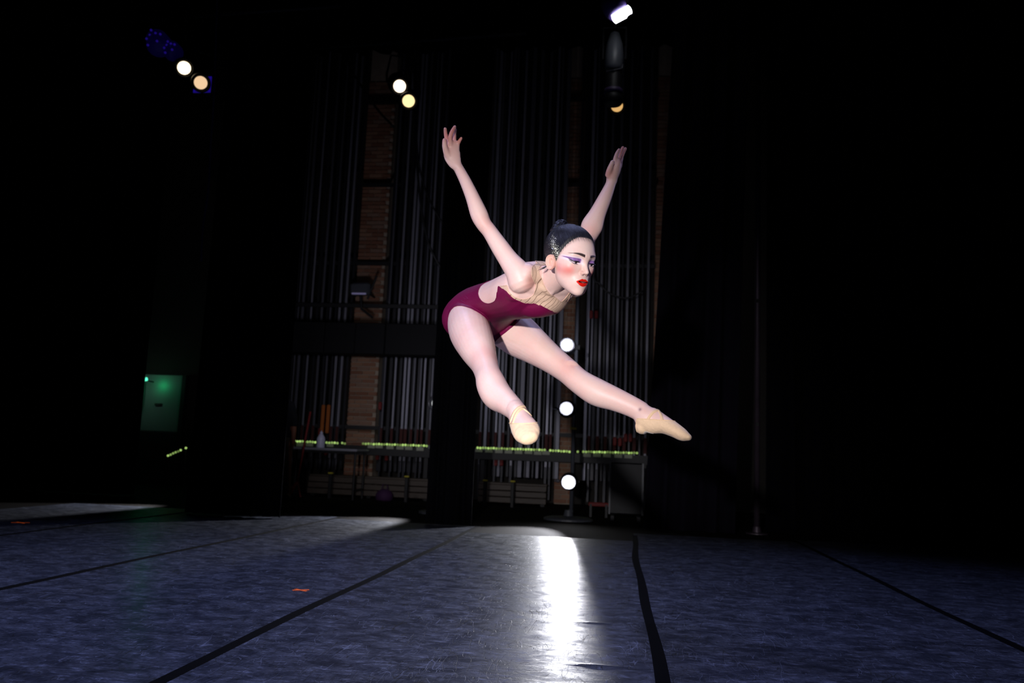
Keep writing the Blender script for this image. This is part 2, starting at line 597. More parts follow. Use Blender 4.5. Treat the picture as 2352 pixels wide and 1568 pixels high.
for px, py, h in ((690, 1075, .42), (980, 1085, .42), (1110, 1090, .42), (1480, 1100, .42)):
    p = PY(px, 1034, 12.75)
    MB().box((p.x, 12.77, .36), (.06, .06, .72)).build('post', M_BLACK, LOCK)

# --- strings of small green bulbs
M_BULB = [mat('green_bulb_%d' % i, (.3, .4, .1), .4, 0, .5, (.52, .80, .22), s_) for i, s_ in enumerate((.75, .42, .2))]
bs = bmesh.new()
bmesh.ops.create_icosphere(bs, subdivisions=2, radius=.0185)
BULB = []
for m in M_BULB:
    me = bpy.data.meshes.new('bulb')
    bs.to_mesh(me)
    me.materials.append(m)
    me.polygons.foreach_set('use_smooth', [True] * len(me.polygons))
    BULB.append(me)


def bulbs(label, runs, Y):
    first = PY(*runs[0][0], Y)
    r = empty('bulb_string', first, label, 'string lights', 'green bulb strings along the wings')
    wire = []
    for (a, b_, n) in runs:
        for k in range(n):
            t = k / max(n - 1, 1)
            p = PY(a[0] + (b_[0] - a[0]) * t, a[1] + (b_[1] - a[1]) * t + .4 * math.sin(k * 1.9), Y)
            o = bpy.data.objects.new('bulb', BULB[random.choice((0, 0, 1, 1, 2))])
            COL.objects.link(o)
            o.parent = r
            o.location = p - first
            wire.append(p + Vector((0, .022, .0)))
    MB().tube(wire, .004, 5).build('wire', M_FIX, r)
    if len(wire) < 10:
        for q in (wire[0], wire[-1]):
            MB().tube([q, Vector((q.x, q.y, 0.0))], .014, 6).build('stake', M_BLACK, r)


bulbs('row of green bulbs above the table and behind the water jug', [((660, 1012), (724, 1015), 12), ((750, 1016), (775, 1017), 5), ((786, 1017), (792, 1018), 2), ((834, 1018.5), (980, 1023.5), 25)], 12.66)
bulbs('row of green bulbs behind the upright boom of three lamps', [((1097, 1028), (1251, 1033), 26), ((1264, 1034), (1308, 1037), 8), ((1327, 1037), (1327, 1037), 1), ((1340, 1037), (1463, 1040), 21)], 12.66)
bulbs('short slanting row of green bulbs beside the green lit door', [((386, 1046), (415, 1033.5), 6), ((427, 1028.5), (427, 1028.5), 1)], 12.9)

# --- beam across the left opening
A, B = PY(640, 735, 12.3), PY(1012, 745, 12.3)
zb = PY(820, 812, 12.3).z
bm_ = empty('cross_beam', ((A.x + B.x) / 2, 12.45, 0), 'deep dark box beam spanning the rigging behind the left opening', 'beam')
xs = [A.x, PY(745, 740, 12.3).x, PY(816, 740, 12.3).x, PY(885, 740, 12.3).x, B.x]
zt = (A.z + B.z) / 2
M_BEAM = noisy(mat('dark_beam_paint', (.0028, .0028, .0042), .7, 0, .2), 5, .3)
for i in range(4):
    MB().box(((xs[i] + xs[i + 1]) / 2, 12.45 + .012 * (i % 2), (zt + zb) / 2), (xs[i + 1] - xs[i] - .006, .26, zt - zb), bev=.01).build('panel', M_BEAM, bm_)
for s_ in (A.x - .1, B.x + .1):
    MB().box((s_, 12.45, zt / 2), (.09, .1, zt)).build('post', M_BLACK, bm_)

# --- work lamp on a bracket in front of the pier
c = PY(829, 664, 12.75)
wl = empty('work_lamp', c, 'small square work lamp on a bracket in front of the lit brick pier', 'lamp')
MB().box(c, (.33, .16, .20), Matrix.Rotation(-.05, 3, 'Y'), bev=.03).build('housing', M_GREYFIX, wl)
MB().box(c + Vector((.0, -.09, -.09)), (.24, .02, .028), bev=.006).build('lip', mat('lilac_lip', (.3, .28, .5), .4, 0, .5, (.35, .32, .6), .15), wl)
MB().tube([c + Vector((0, 0, -.1)), c + Vector((.03, 0, -.32)), c + Vector((.22, .02, -.46))], .022, 8).build('bracket', M_BLACK, wl)
MB().tube([c + Vector((.24, .02, .22)), c + Vector((.12, 0, -.16))], .018, 8).build('strut', M_BLACK, wl)
MB().tube([c + Vector((.1, .05, -.05)), Vector((c.x + .1, 13.185, c.z - .05))], .016, 6).build('arm', M_BLACK, wl)

# --- curtains
def curtain(name, pl, pr, Y, zt, m, label, pleat=.16, depth=.05, lean=0.0, top_l=None, top_r=None, z0=.015):
    """a hung curtain with pleats between two pixel columns at floor level"""
    xl, xr = PY(pl, 1200, Y).x, PY(pr, 1200, Y).x
    tl = xl if top_l is None else top_l
    tr = xr if top_r is None else top_r
    n = max(12, int((xr - xl) / pleat * 10))
    nz = 14
    vs, fs = [], []
    for j in range(nz + 1):
        t = j / nz
        z = z0 + (zt - z0) * t
        for i in range(n + 1):
            u = i / n
            x = (xl + (xr - xl) * u) * (1 - t) + (tl + (tr - tl) * u) * t
            ph = u * (xr - xl) / pleat * 2 * math.pi
            y = Y + lean * (u - .5) + depth * (math.sin(ph) + .5 * math.sin(ph * .53 + 1.0 + .6 * t) + .25 * math.sin(2.3 * ph + t))
            vs.append((x + .02 * math.sin(ph * .5 + 2 * t), y, z))
    k = n + 1
    off = len(vs)
    vs += [(x, y + .006, z) for x, y, z in vs]
    for j in range(nz):
        for i in range(n):
            a = j * k + i
            fs.append((a, a + 1, a + k + 1, a + k))
            fs.append((off + a, off + a + k, off + a + k + 1, off + a + 1))
    for i in range(n):
        fs += [(i, off + i, off + i + 1, i + 1), (nz * k + i, nz * k + i + 1, off + nz * k + i + 1, off + nz * k + i)]
    for j in range(nz):
        a, b_ = j * k, j * k + n
        fs += [(a, a + k, off + a + k, off + a), (b_, off + b_, off + b_ + k, b_ + k)]
    o = pydata(name, vs, fs, m, None, True, Vector(((xl + xr) / 2, Y, 0)))
    return tag(o, label, 'curtain', 'black stage curtains')


curtain('leg_curtain', -420, 296, 10.4, 8.0, M_VELVET, 'wide black curtain at the far left beside the green lit door', .3, .08)
curtain('leg_curtain', 420, 640, 8.35, 8.0, M_VELVET, 'black curtain leg between the green lit door and the brick pier')
curtain('leg_curtain', 976, 1087, 8.62, 8.0, M_VELVET, 'narrow black curtain leg behind the dancer and left of the lamp boom', .14, .04)
xr_ = PY(1500, 1200, 9.3).x
curtain('leg_curtain', 1478, 1690, 9.3, 8.0, M_VELVET2, 'aubergine black curtain leg with soft folds left of the steel pole', .26, .06, 0, xr_ + .20, PY(1690, 1200, 9.3).x + .15)
curtain('leg_curtain', 1760, 2750, 9.6, 8.0, M_VELVET, 'wide black curtain filling the right side behind the pole', .34, .08)
bz = PY(1250, 112, 11.0).z
o = curtain('border_curtain', -300, 2700, 11.0, 9.6, M_VELVET, 'black border curtain hanging across the top above the rigging', .3, .06, z0=bz)

# --- steel pole at the right
p0 = PF(1738, 1226)
pr_ = empty('steel_pole', p0, 'tall scuffed steel pole standing at the right edge of the dance floor', 'pole')
M_POLE = noisy(mat('scuffed_pole', (.075, .055, .075), .5, .5), 9, .6, .1, stretch=(1, 1, .5))
MB().tube([p0 + Vector((0, 0, .0)), p0 + Vector((.02, 0, 8.0))], .032, 16).build('tube', M_POLE, pr_, True)
MB().lathe(p0, (0, 0, 1), [(0, .12), (.012, .12), (.02, .05), (.08, .04)], 20).build('foot', M_POLE, pr_)
for z in (1.2, 2.6, 4.1, 4.6, 5.4):
    MB().box(p0 + Vector((0, -.03, z)), (.03, .02, .04)).build('clip', M_FIX, pr_)

# --- spotlights
def fixture(name, lens, aim, r, label, cat, glow, estr, mount='boom', group=None, bm=None, length=.42, top=None):
    """ellipsoidal spotlight: finned housing, barrel, rim, glowing lens, yoke and clamp"""
    lens, aim = Vector(lens), Vector(aim).normalized()
    e = empty(name, lens, label, cat, group)
    bm = bm or M_FIX
    MB().lathe(lens, aim, [(-length, .02), (-length, r * .9), (-length * .8, r * 1.35), (-length * .55, r * 1.4), (-length * .5, r * 1.1), (-length * .1, r * 1.06), (-.03, r * 1.06)], 24).build('housing', bm, e, True)
    MB().lathe(lens, aim, [(-.035, r * 1.0), (-.035, r * 1.16), (.03, r * 1.18), (.03, r * 1.02), (-.004, r * 1.0)], 28).build('rim', M_STEEL if mount == 'boom' else bm, e, True)
    lm = mat('lens_glow', (.02, .02, .02), .2, 0, .5, glow, estr)
    MB().lathe(lens, aim, [(-.02, r * .99), (-.012, r * .99), (-.004, r * .8), (.002, r * .45), (.004, .001)], 28).build('lens', lm, e, True)
    side = aim.cross(Vector((0, 0, 1)))
    side = side.normalized() if side.length > .05 else Vector((1, 0, 0))
    c = lens - aim * length * .5
    if mount == 'boom':
        a, b_ = side * r * 1.6, Vector((0, 0, 0))
        MB().tube([c - side * r * 1.5, c - side * r * 1.6 + aim * -.06, c - side * r * 1.6 - aim * .2, c + side * r * 1.6 - aim * .2, c + side * r * 1.6 - aim * .06, c + side * r * 1.5], .011, 6).build('yoke', bm, e)
        MB().lathe(c + side * r * 1.55, side, [(0, .022), (.03, .022), (.034, .012), (.06, .012)], 10).build('knob', M_STEEL, e)
    else:
        up = Vector((0, 0, 1))
        q = c + up * .32
        MB().tube([c - side * r * 1.5, c - side * r * 1.6 + up * .1, q - side * r * 1.2, q + side * r * 1.2, c + side * r * 1.6 + up * .1, c + side * r * 1.5], .012, 6).build('yoke', bm, e)
        MB().box(q + up * .05, (.05, .06, .12), bev=.01).build('clamp', bm, e)
        MB().tube([q + up * .08, Vector((q.x, q.y, 10.0))], .009, 6).build('drop_rod', M_BLACK, e)
    return e


# boom of three lamps facing across the stage
BB = PF(1305, 1194)
boom = empty('lamp_boom', BB, 'upright boom pole on a round base carrying three bright white lamps', 'lighting stand')
MB().lathe(BB, (0, 0, 1), [(0, .30), (.02, .30), (.035, .26), (.05, .06), (.12, .045)], 32).build('base', M_GREYFIX, boom)
bx = PY(1317, 1000, BB.y)
MB().tube([Vector((bx.x, BB.y, .05)), Vector((bx.x, BB.y, 2.9))], .024, 12).build('pole', M_GREYFIX, boom, True)
MB().tube([Vector((BB.x, BB.y, .03)), Vector((bx.x, BB.y, .12))], .03, 8).build('joint', M_GREYFIX, boom)
MB().box(Vector((bx.x, BB.y - .02, PY(1316, 984, BB.y).z)), (.08, .06, .03)).build('collar', M_YEL, boom)
cx_, cy_ = CAM_P.x, CAM_P.y
for px, py, st_, lab in ((1302.5, 792, 22, 'top white lamp of the boom, level with the dancer\'s thigh'), (1301, 938, 22, 'middle white lamp of the boom below the outstretched leg'), (1306, 1107, 60, 'lowest and brightest white lamp of the boom near the floor')):
    lp = PY(px, py, BB.y - .28)
    aim = (Vector((-.35, 0.0, lp.z * .8)) - lp)
    fixture('boom_lamp', lp, aim, .078, lab, 'spotlight', (.95, .96, 1.0), st_, 'boom', 'lamps of the boom')
    MB().box(Vector((bx.x, BB.y - .03, lp.z)), (.10, .10, .05)).build('boom_clamp', M_FIX, boom)

# a second lamp tucked behind the narrow curtain
lp = PY(1003, 926, 9.9)
fixture('boom_lamp', lp, Vector((-1.4, -9, -.3)), .085, 'lamp mostly hidden behind the narrow black curtain leg', 'spotlight', (.95, .96, 1.0), .6, 'boom')
sb = PY(1016, 1180, 10.2)
ss = empty('lamp_boom', Vector((sb.x, 10.15, 0)), 'boom stand hidden behind the narrow black curtain leg', 'lighting stand')
MB().lathe(Vector((sb.x, 10.15, 0)), (0, 0, 1), [(0, .28), (.03, .28), (.05, .05)], 24).build('base', M_GREYFIX, ss)
MB().tube([Vector((sb.x, 10.15, .04)), Vector((sb.x, 10.15, 2.8))], .024, 10).build('pole', M_GREYFIX, ss, True)

# warm lamps hung overhead
OH = []
for px, py, d_, st_, col_, lab in ((423, 156, 8.6, 3.0, (1, .80, .52), 'upper warm lamp of the pair hung at the far left'), (461, 190, 8.6, .9, (1, .68, .40), 'lower warm lamp of the left pair, on a blue lit plate'),
                                   (918, 198, 8.9, 2.6, (1, .82, .60), 'upper warm lamp of the pair hung left of the dancer\'s raised hand'), (938.5, 232, 8.9, 1.4, (1, .74, .36), 'lower warm lamp of the pair hung left of the dancer\'s raised hand'),
                                   (1417, 243, 9.2, .75, (1, .58, .20), 'amber lamp peeking out below the long grey spotlight')):
    lp = P(px, py, d_)
    e = fixture('hung_lamp', lp, (CAM_P + Vector((0, 2.0, 0)) - lp), .083, lab, 'spotlight', col_, st_, 'hang', 'warm lamps hung overhead')
    OH.append((lp, e))
M_BLUEFIX = mat('blue_lit_metal', (.05, .04, .35), .4, .2, .5, (.06, .02, .9), .13)  # emission stands in for blue light reflected off the metal
# gel frame behind the lower left lamp, mirrored blue fixtures above
c = P(462, 191, 8.66)
g = empty('gel_frame', c, 'square blue gel frame behind the lower lamp at far left', 'gel frame')
for (ox, oz, sx, sz) in ((0, .075, .19, .02), (0, -.075, .19, .03), (-.085, 0, .02, .17), (.085, 0, .02, .17)):
    MB().box(c + Vector((ox, .03, oz)), (sx, .01, sz)).build('bar', M_BLUEFIX, g)
for px, py, d_, lab, sc in ((365, 100, 8.7, 'blue tinted lamp body above the left pair of warm lamps', 1.0), (398, 118, 8.7, 'blue glinting perforated lamp beside the left pair of warm lamps', .75)):
    c = P(px, py, d_)
    e = empty('moving_light', c, lab, 'spotlight')
    MB().lathe(c, Vector((.5, -.5, -.6)), [(-.14 * sc, .03), (-.13 * sc, .11 * sc), (.05 * sc, .13 * sc), (.12 * sc, .10 * sc), (.13 * sc, .04)], 16).build('housing', mat('violet_black', (.02, .012, .08), .4, 0, .5, (.02, .005, .3), .03), e, True)  # faint blue emission put in for light caught by the housing
    for k in range(9):
        q = k * 2.4
        rr = .03 + .07 * (k / 9)
        MB().lathe(c + Vector((rr * math.cos(q) * sc, -.13 * sc, rr * math.sin(q) * sc * 1.1)), (0, 1, 0), [(-.008, .004), (-.004, .012), (.008, .012)], 8).build('led', M_BLUEFIX, e)  # blue reflections put in as small glowing discs

# pipes the lamps hang from
for x_, y_, z_, L_, lab in ((P(440, 110, 8.7).x, P(440, 110, 8.7).y, P(440, 110, 8.7).z + .55, 3.0, 'dark lighting pipe over the far left pair of lamps'), (P(928, 150, 9).x, P(928, 150, 9).y, P(928, 150, 9).z + .45, 2.6, 'dark lighting pipe over the lamps left of the raised hand'), (P(1417, 60, 8.8).x, P(1417, 60, 8.8).y, P(1417, 0, 8.8).z + .45, 2.6, 'dark lighting pipe over the long grey spotlight')):
    o = MB().tube([Vector((x_ - L_ / 2, y_ + .42, z_)), Vector((x_ + L_ / 2, y_ + .22, z_))], .025, 10).build('lighting_pipe', M_BLACK, None, True, Vector((x_, y_, z_)))
    tag(o, lab, 'pipe')

# long grey spotlight hanging straight down, and a bright white moving light above it
c = P(1408, 240, 8.6)
e = empty('hanging_spotlight', c, 'long grey spotlight hanging straight down above the raised left hand', 'spotlight')
up = Vector((0, 0, 1))
tz = P(1410, 80, 8.6).z - c.z
MB().lathe(c, up, [(.0, .085), (.02, .10), (.09, .10), (.10, .088), (.32, .085), (.34, .075)], 24).build('barrel', M_FIX, e, True)
MB().lathe(c + up * .11, up, [(0, .09), (0, .096), (.05, .096), (.05, .09)], 24).build('collar', mat('violet_collar', (.05, .03, .09), .5), e, True)
MB().lathe(c + up * .36, up, [(0, .03), (.005, .08), (.05, .095), (.16, .10), (.30, .085), (.42, .05), (.44, .02)], 24).build('housing', M_GREYFIX, e, True)
MB().tube([c + up * .34 + Vector((-.08, -.05, 0)), c + up * .33 + Vector((0, -.10, 0)), c + up * .35 + Vector((.085, -.05, .02)), c + up * .40 + Vector((.09, -.02, .03))], .008, 6).build('handle', M_STEEL, e)
MB().tube([c + up * .5 + Vector((-.12, 0, 0)), c + up * .85 + Vector((-.12, 0, 0)), c + up * .85 + Vector((.12, 0, 0)), c + up * .5 + Vector((.12, 0, 0))], .012, 6).build('yoke', M_FIX, e)
MB().tube([c + up * .85, Vector((c.x, c.y, 10.0))], .012, 6).build('drop_rod', M_BLACK, e)
c = P(1426, 34, 8.2)
e = empty('moving_light', c, 'bright white lamp tilted in a violet tinted housing at the top edge', 'spotlight')
ax = camdir(.83, .45, -.2)
MB().lathe(P(1412, 18, 8.25), camdir(.35, -.8, -.4), [(-.12, .05), (-.11, .11), (.02, .12), (.08, .10), (.09, .05)], 20).build('housing', mat('violet_housing', (.08, .05, .22), .4), e, True)
M_HOT = mat('white_hot_lens', (.1, .1, .1), .3, 0, .5, (.95, .97, 1), 12)
MB().lathe(c - ax * .09, ax, [(0, .02), (.01, .045), (.10, .05), (.17, .04), (.19, .045), (.20, .02)], 20).build('lens', M_HOT, e, True)
MB().box(c + camdir(.2, -.9, -.1) * .03 - ax * .01, (.12, .05, .03), Matrix.Rotation(-.5, 3, 'Y')).build('reflector', M_HOT, e)
MB().box(P(1418, -16, 8.3), (.26, .2, .12), bev=.02).build('base', M_FIX, e)

# --- cables
for pts, rad, lab, m in (([(948, 60, 12.4), (952, 200, 12.4), (954, 300, 12.4), (958, 380, 12.4), (968, 480, 12.4), (985, 560, 12.4), (1012, 615, 12.4)], .018, 'thick black cable sagging in front of the rails left of the raised arm', M_BLACK),
                         ([(956, 60, 12.3), (955, 220, 12.3), (958, 340, 12.3), (972, 420, 12.4), (992, 470, 12.4), (1016, 512, 12.4)], .014, 'thinner black cable looping down behind the raised right arm', M_BLACK),
                         ([(905, 292, 12.5), (870, 255, 12.5), (835, 205, 12.5), (800, 140, 12.5), (790, 40, 12.5)], .016, 'slanting black cable across the top of the lit brick pier', M_BLACK),
                         ([(1350, 60, 12.2), (1352, 400, 12.2), (1362, 620, 12.2), (1376, 650, 12.2), (1402, 674, 12.2), (1440, 684, 12.2), (1478, 668, 12.2)], .014, 'black cable drooping to the right of the dancer\'s face', M_BLACK),
                         ([(500, -60, 9.0), (492, 205, 9.0), (484, 330, 9.0), (478, 440, 9.0), (466, 520, 9.0), (462, 600, 9.0)], .012, 'bluish cable hanging down below the far left lamps', mat('blue_black_cable', (.03, .02, .09), .5))):
    pp = [P(*q) for q in catmull(pts, 6)]
    if pp[-1].z > pp[0].z: pp.reverse()
    pp = [Vector((pp[0].x, pp[0].y, 9.97))] + pp
    o = MB().tube(pp, rad, 8).build('cable', m, None, True, pp[0])
    tag(o, lab, 'cable')

# --- table with a water jug
ta, tb = PY(660, 1031, 12.0), PY(832, 1035, 12.0)
zt = .735
tx = (ta.x + tb.x) / 2
t = empty('folding_table', (tx, 12.05, 0), 'folding table with a pale top standing in the left wing', 'table')
M_TTOP = mat('pale_laminate', (.22, .22, .26), .4)
MB().box((tx, 12.05, zt - .018), (tb.x - ta.x, .6, .036), bev=.01).build('table_top', M_TTOP, t)
for sx in (-1, 1):
    for sy in (-.22, .22):
        MB().tube([Vector((tx + sx * (tb.x - ta.x) * .46, 12.05 + sy, 0)), Vector((tx + sx * (tb.x - ta.x) * .46, 12.05 + sy, zt - .03))], .018, 8).build('leg', M_BLACK, t)
    MB().box((tx + sx * (tb.x - ta.x) * .46, 12.05, .14), (.03, .46, .03)).build('stretcher', M_BLACK, t)
jc = PY(736, 1026, 11.95)
jc.z = zt
j = empty('water_jug', jc, 'frosted white water jug standing on the table', 'jug')
M_JUG = mat('frosted_plastic', (.50, .50, .66), .35)
MB().lathe(jc, (0, 0, 1), [(0, .058), (.01, .062), (.07, .060), (.12, .064), (.15, .058), (.19, .034), (.205, .028)], 20).build('bottle', M_JUG, j, True)
MB().lathe(jc + Vector((0, 0, .205)), (0, 0, 1), [(0, .024), (.03, .022), (.034, .008), (.05, .006)], 14).build('cap', M_JUG, j, True)

# --- red stand with splayed feet
a, b_ = PY(713, 945, 11.7), PY(683, 1106, 11.7)
r = empty('pole_stand', Vector((b_.x, 11.7, 0)), 'thin red pole with splayed feet leaning beside the table', 'stand')
MB().tube([a, b_], .016, 8).build('pole', M_RED, r, True)
for dx, dy in ((-.19, -.05), (-.06, -.12), (.06, .02)):
    MB().tube([b_, Vector((b_.x + dx * .8, 11.7 + dy, .04)), Vector((b_.x + dx, 11.7 + dy * 1.1, .014))], .014, 6).build('foot', M_RED, r)

# --- low benches, marker posts, bag, road case
M_PLANK = noisy(mat('worn_plank', (.060, .045, .034), .55), 6, .5, .1, stretch=(1, 8, 8))
for a_, c_, lab in ((705, 985, 'low worn wooden bench along the wall in the left opening'), (1098, 1255, 'low worn wooden bench along the wall left of the boom')):
    xa, xb = PY(a_, 1110, 12.35).x, PY(c_, 1110, 12.35).x
    t = empty('low_bench', ((xa + xb) / 2, 12.35, 0), lab, 'bench')
    for k, (z, dy) in enumerate(((.26, .0), (.17, -.02), (.08, -.035))):
        MB().box(((xa + xb) / 2, 12.42 + dy, z), (xb - xa, .035, .08), bev=.006).build('plank', M_PLANK, t)
    MB().box(((xa + xb) / 2, 12.55, .315), (xb - xa, .26, .03), bev=.006).build('seat', M_PLANK, t)
    for x in (xa + .06, (xa + xb) / 2, xb - .06):
        MB().box((x, 12.55, .15), (.06, .20, .30)).build('support', M_BLACK, t)
for px, py, lab in ((760, 1088, 'marker post with yellow tape tip under the table'), (935, 1096, 'marker post with yellow tape tip near the narrow curtain leg'), (1115, 1105, 'marker post with yellow tape tip just right of the narrow curtain leg'), (1178, 1107, 'marker post with yellow tape tip below the near slipper')):
    p = PY(px, py, 11.9)
    t = empty('marker_post', (p.x, 11.9, 0), lab, 'post', 'marker posts with yellow tips')
    MB().box((p.x, 11.9, p.z / 2), (.05, .05, p.z), bev=.008).build('post', M_BLACK, t)
    MB().box((p.x, 11.89, p.z + .012), (.07, .06, .024), bev=.006).build('tip', M_YEL, t)
p = PF(882, 1150)
bagm = noisy(mat('purple_bag', (.045, .010, .06), .8), 9, .4, .2)
bg = empty('bag', p, 'small dark purple bag slumped on the floor under the beam', 'bag')
MB().lathe(p, (0, 0, 1), [(0, .10), (.02, .13), (.09, .13), (.14, .10), (.17, .05), (.175, .01)], 16).build('sack', bagm, bg, True)
MB().tube([p + Vector((-.05, 0, .15)), p + Vector((-.03, 0, .24)), p + Vector((.03, 0, .24)), p + Vector((.05, 0, .15))], .008, 6).build('handle', bagm, bg, True)
ca, cb = PY(1398, 1195, 10.3), PY(1478, 1060, 10.3)
cs = empty('road_case', ((ca.x + cb.x) / 2, 10.5, 0), 'black road case on castors right of the lamp boom', 'case')
MB().box(((ca.x + cb.x) / 2, 10.5, .40), (cb.x - ca.x, .4, .62), bev=.015).build('body', M_FIX, cs)
for sx in (-1, 1):
    MB().box(((ca.x + cb.x) / 2 + sx * (cb.x - ca.x) * .49, 10.29, .40), (.02, .02, .62)).build('edge_trim', M_GREYFIX, cs)
    for sy in (-.15, .15):
        MB().lathe(Vector(((ca.x + cb.x) / 2 + sx * .16, 10.5 + sy, .045)), (1, 0, 0), [(-.02, .02), (-.02, .045), (.02, .045), (.02, .02)], 12).build('castor', M_BLACK, cs)
ra = PY(1375, 1158, 10.9)
rb = empty('red_bar', Vector((ra.x, 10.9, 0)), 'low red bar on two feet beside the black road case', 'bar')
MB().box(Vector((ra.x, 10.9, ra.z)), (.26, .05, .05), bev=.008).build('bar', M_RED, rb)
for sx in (-.1, .1):
    MB().box(Vector((ra.x + sx, 10.9, ra.z / 2)), (.03, .06, ra.z)).build('foot', M_BLACK, rb)

# --- green exit light and the door it lights
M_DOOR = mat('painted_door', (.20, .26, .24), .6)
a, b_ = PY(318, 858, 13.5), PY(388, 1150, 13.5)
dr = empty('door_1', ((a.x + b_.x) / 2, 13.58, 0), None, None, None, 'structure')
zdoor = a.z
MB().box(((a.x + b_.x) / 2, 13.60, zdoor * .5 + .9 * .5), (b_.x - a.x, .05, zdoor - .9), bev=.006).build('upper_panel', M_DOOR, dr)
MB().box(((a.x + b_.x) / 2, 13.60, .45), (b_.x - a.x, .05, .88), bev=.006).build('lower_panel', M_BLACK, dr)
for x in (a.x - .06, b_.x + .06):
    MB().box((x, 13.57, zdoor / 2), (.07, .12, zdoor)).build('jamb', M_BLACK, dr)
MB().box(((a.x + b_.x) / 2, 13.56, PY(352, 928, 13.5).z), (.13, .03, .04)).build('handle', M_BLACK, dr)
MB().box((PY(320, 900, 13.4).x, 13.5, PY(320, 905, 13.4).z), (.045, .03, .45)).build('edge_strip', M_DOOR, dr)
c = PY(312, 870, 13.0)
ex = empty('exit_light', c, 'small glowing green exit lamp above the door at the left', 'lamp')
M_EXIT = mat('green_glow', (.05, .2, .15), .4, 0, .5, (.10, .95, .55), 1.6)
M_EXIT2 = mat('white_green_glow', (.2, .3, .25), .4, 0, .5, (.6, 1, .85), 14)
MB().lathe(c, Vector((-.2, -1, 0)), [(-.05, .03), (-.04, .055), (.02, .055), (.03, .03)], 16).build('bulb', M_EXIT2, ex, True)
MB().lathe(c + Vector((.02, .03, -.03)), Vector((1, .1, .25)), [(0, .06), (.08, .05), (.1, .03), (.16, .03), (.17, .01)], 12).build('housing', M_EXIT, ex, True)
MB().tube([c + Vector((-.02, .04, 0)), Vector((c.x - .02, 13.65, c.z))], .012, 6).build('bracket', M_BLACK, ex)
ld = bpy.data.lights.new('exit_glow', 'POINT')
ld.energy = .42
ld.color = (.02, 1, .35)
ld.shadow_soft_size = .04
lo = bpy.data.objects.new('exit_glow', ld)
COL.objects.link(lo)
lo.location = c + Vector((.16, .46, -.06))

# ================================================================ the dancer
def loft(rings, tip0=True, tip1=True):
    """rings: list of (centre, vec_a, vec_b, a2) -> closed tube; a2 scales the -b side"""
    n = 28
    vs, fs = [], []
    R = list(rings)

    def ext(r, rin, sgn):
        c, a, b, k = r
        ax = (R[1][0] - R[0][0]) if sgn < 0 else (R[-1][0] - R[-2][0])
        ax = ax.normalized() * min(a.length, b.length) * (1 if sgn > 0 else -1)
        return [(c + ax * math.sin(t) * .8, a * math.cos(t), b * math.cos(t), k) for t in (.5, .95, 1.3)]
    full = list(R)
    if tip0: full = list(reversed(ext(R[0], R[1], -1))) + full
    if tip1: full = full + ext(R[-1], R[-2], 1)
    for c, a, b, k in full:
        for i in range(n):
            q = 2 * math.pi * i / n
            s = math.sin(q)
            vs.append(c + a * math.cos(q) + b * s * (1 if s > 0 else k))
    m = len(full)
    for j in range(m - 1):
        for i in range(n):
            i2 = (i + 1) % n
            fs.append((j * n + i, j * n + i2, j * n + n + i2, j * n + n + i))
    fs.append(tuple(reversed(range(n))))
    fs.append(tuple(range((m - 1) * n, m * n)))
    return vs, fs


def limb(secs, sub=4, **kw):
    """secs: (Lpx, Lpy, Rpx, Rpy, depth, thickness in metres or 0 for round)"""
    S = catmull(secs, sub)
    C = [P((s[0] + s[2]) / 2, (s[1] + s[3]) / 2, s[4]) for s in S]
    rings = []
    for i, s in enumerate(S):
        ax = (C[min(i + 1, len(C) - 1)] - C[max(i - 1, 0)]).normalized()
        e = P(s[2], s[3], s[4]) - P(s[0], s[1], s[4])
        a = e.length / 2
        e = (e - ax * e.dot(ax)).normalized()
        f = ax.cross(e).normalized()
        b = s[5] / 2 if s[5] > 0 else a
        rings.append((C[i], e * a, f * b, 1.0))
    return loft(rings, **kw)


def chain(pts, sub=4, flat=1.0, nrm=None, **kw):
    """pts: (px, py, depth, radius) -> round tapered tube"""
    S = catmull(pts, sub)
    C = [P(s[0], s[1], s[2]) for s in S]
    rings = []
    for i, s in enumerate(S):
        ax = (C[min(i + 1, len(C) - 1)] - C[max(i - 1, 0)]).normalized()
        up = nrm or camdir(0, 0, 1)
        f = (up - ax * up.dot(ax)).normalized()
        e = f.cross(ax).normalized()
        rings.append((C[i], e * s[3], f * s[3] * flat, 1.0))
    return loft(rings, **kw)


def blob(c, axes):
    """ellipsoid from three semi-axis vectors"""
    vs, fs = [], []
    n, m = 20, 12
    for j in range(m + 1):
        t = math.pi * j / m
        for i in range(n):
            q = 2 * math.pi * i / n
            vs.append(c + axes[0] * math.cos(q) * max(math.sin(t), .02) + axes[1] * math.sin(q) * max(math.sin(t), .02) + axes[2] * math.cos(t))
    for j in range(m):
        for i in range(n):
            i2 = (i + 1) % n
            fs.append((j * n + i2, j * n + i, j * n + n + i, j * n + n + i2))
    fs.append(tuple(range(n)))
    fs.append(tuple(reversed(range(m * n, m * n + n))))
    return vs, fs


# --- torso: spine stations (px, py, depth, half width, half depth front, half depth back, lateral axis right/away)
TS = [
    (1085, 742, 3.430, .105, .080, .080, .62, .78),
    (1096, 732, 3.370, .150, .100, .108, .66, .75),
    (1112, 716, 3.300, .147, .094, .108, .70, .71),
    (1128, 702, 3.235, .127, .083, .092, .74, .67),
    (1148, 691, 3.165, .112, .078, .080, .78, .62),
    (1180, 680, 3.075, .118, .085, .082, .82, .57),
    (1210, 669, 3.000, .130, .096, .082, .84, .54),
    (1236, 658, 2.950, .132, .080, .072, .85, .52),
    (1254, 648, 2.920, .098, .060, .055, .86, .51),
    (1262, 642, 2.900, .060, .048, .045, .86, .51),
]


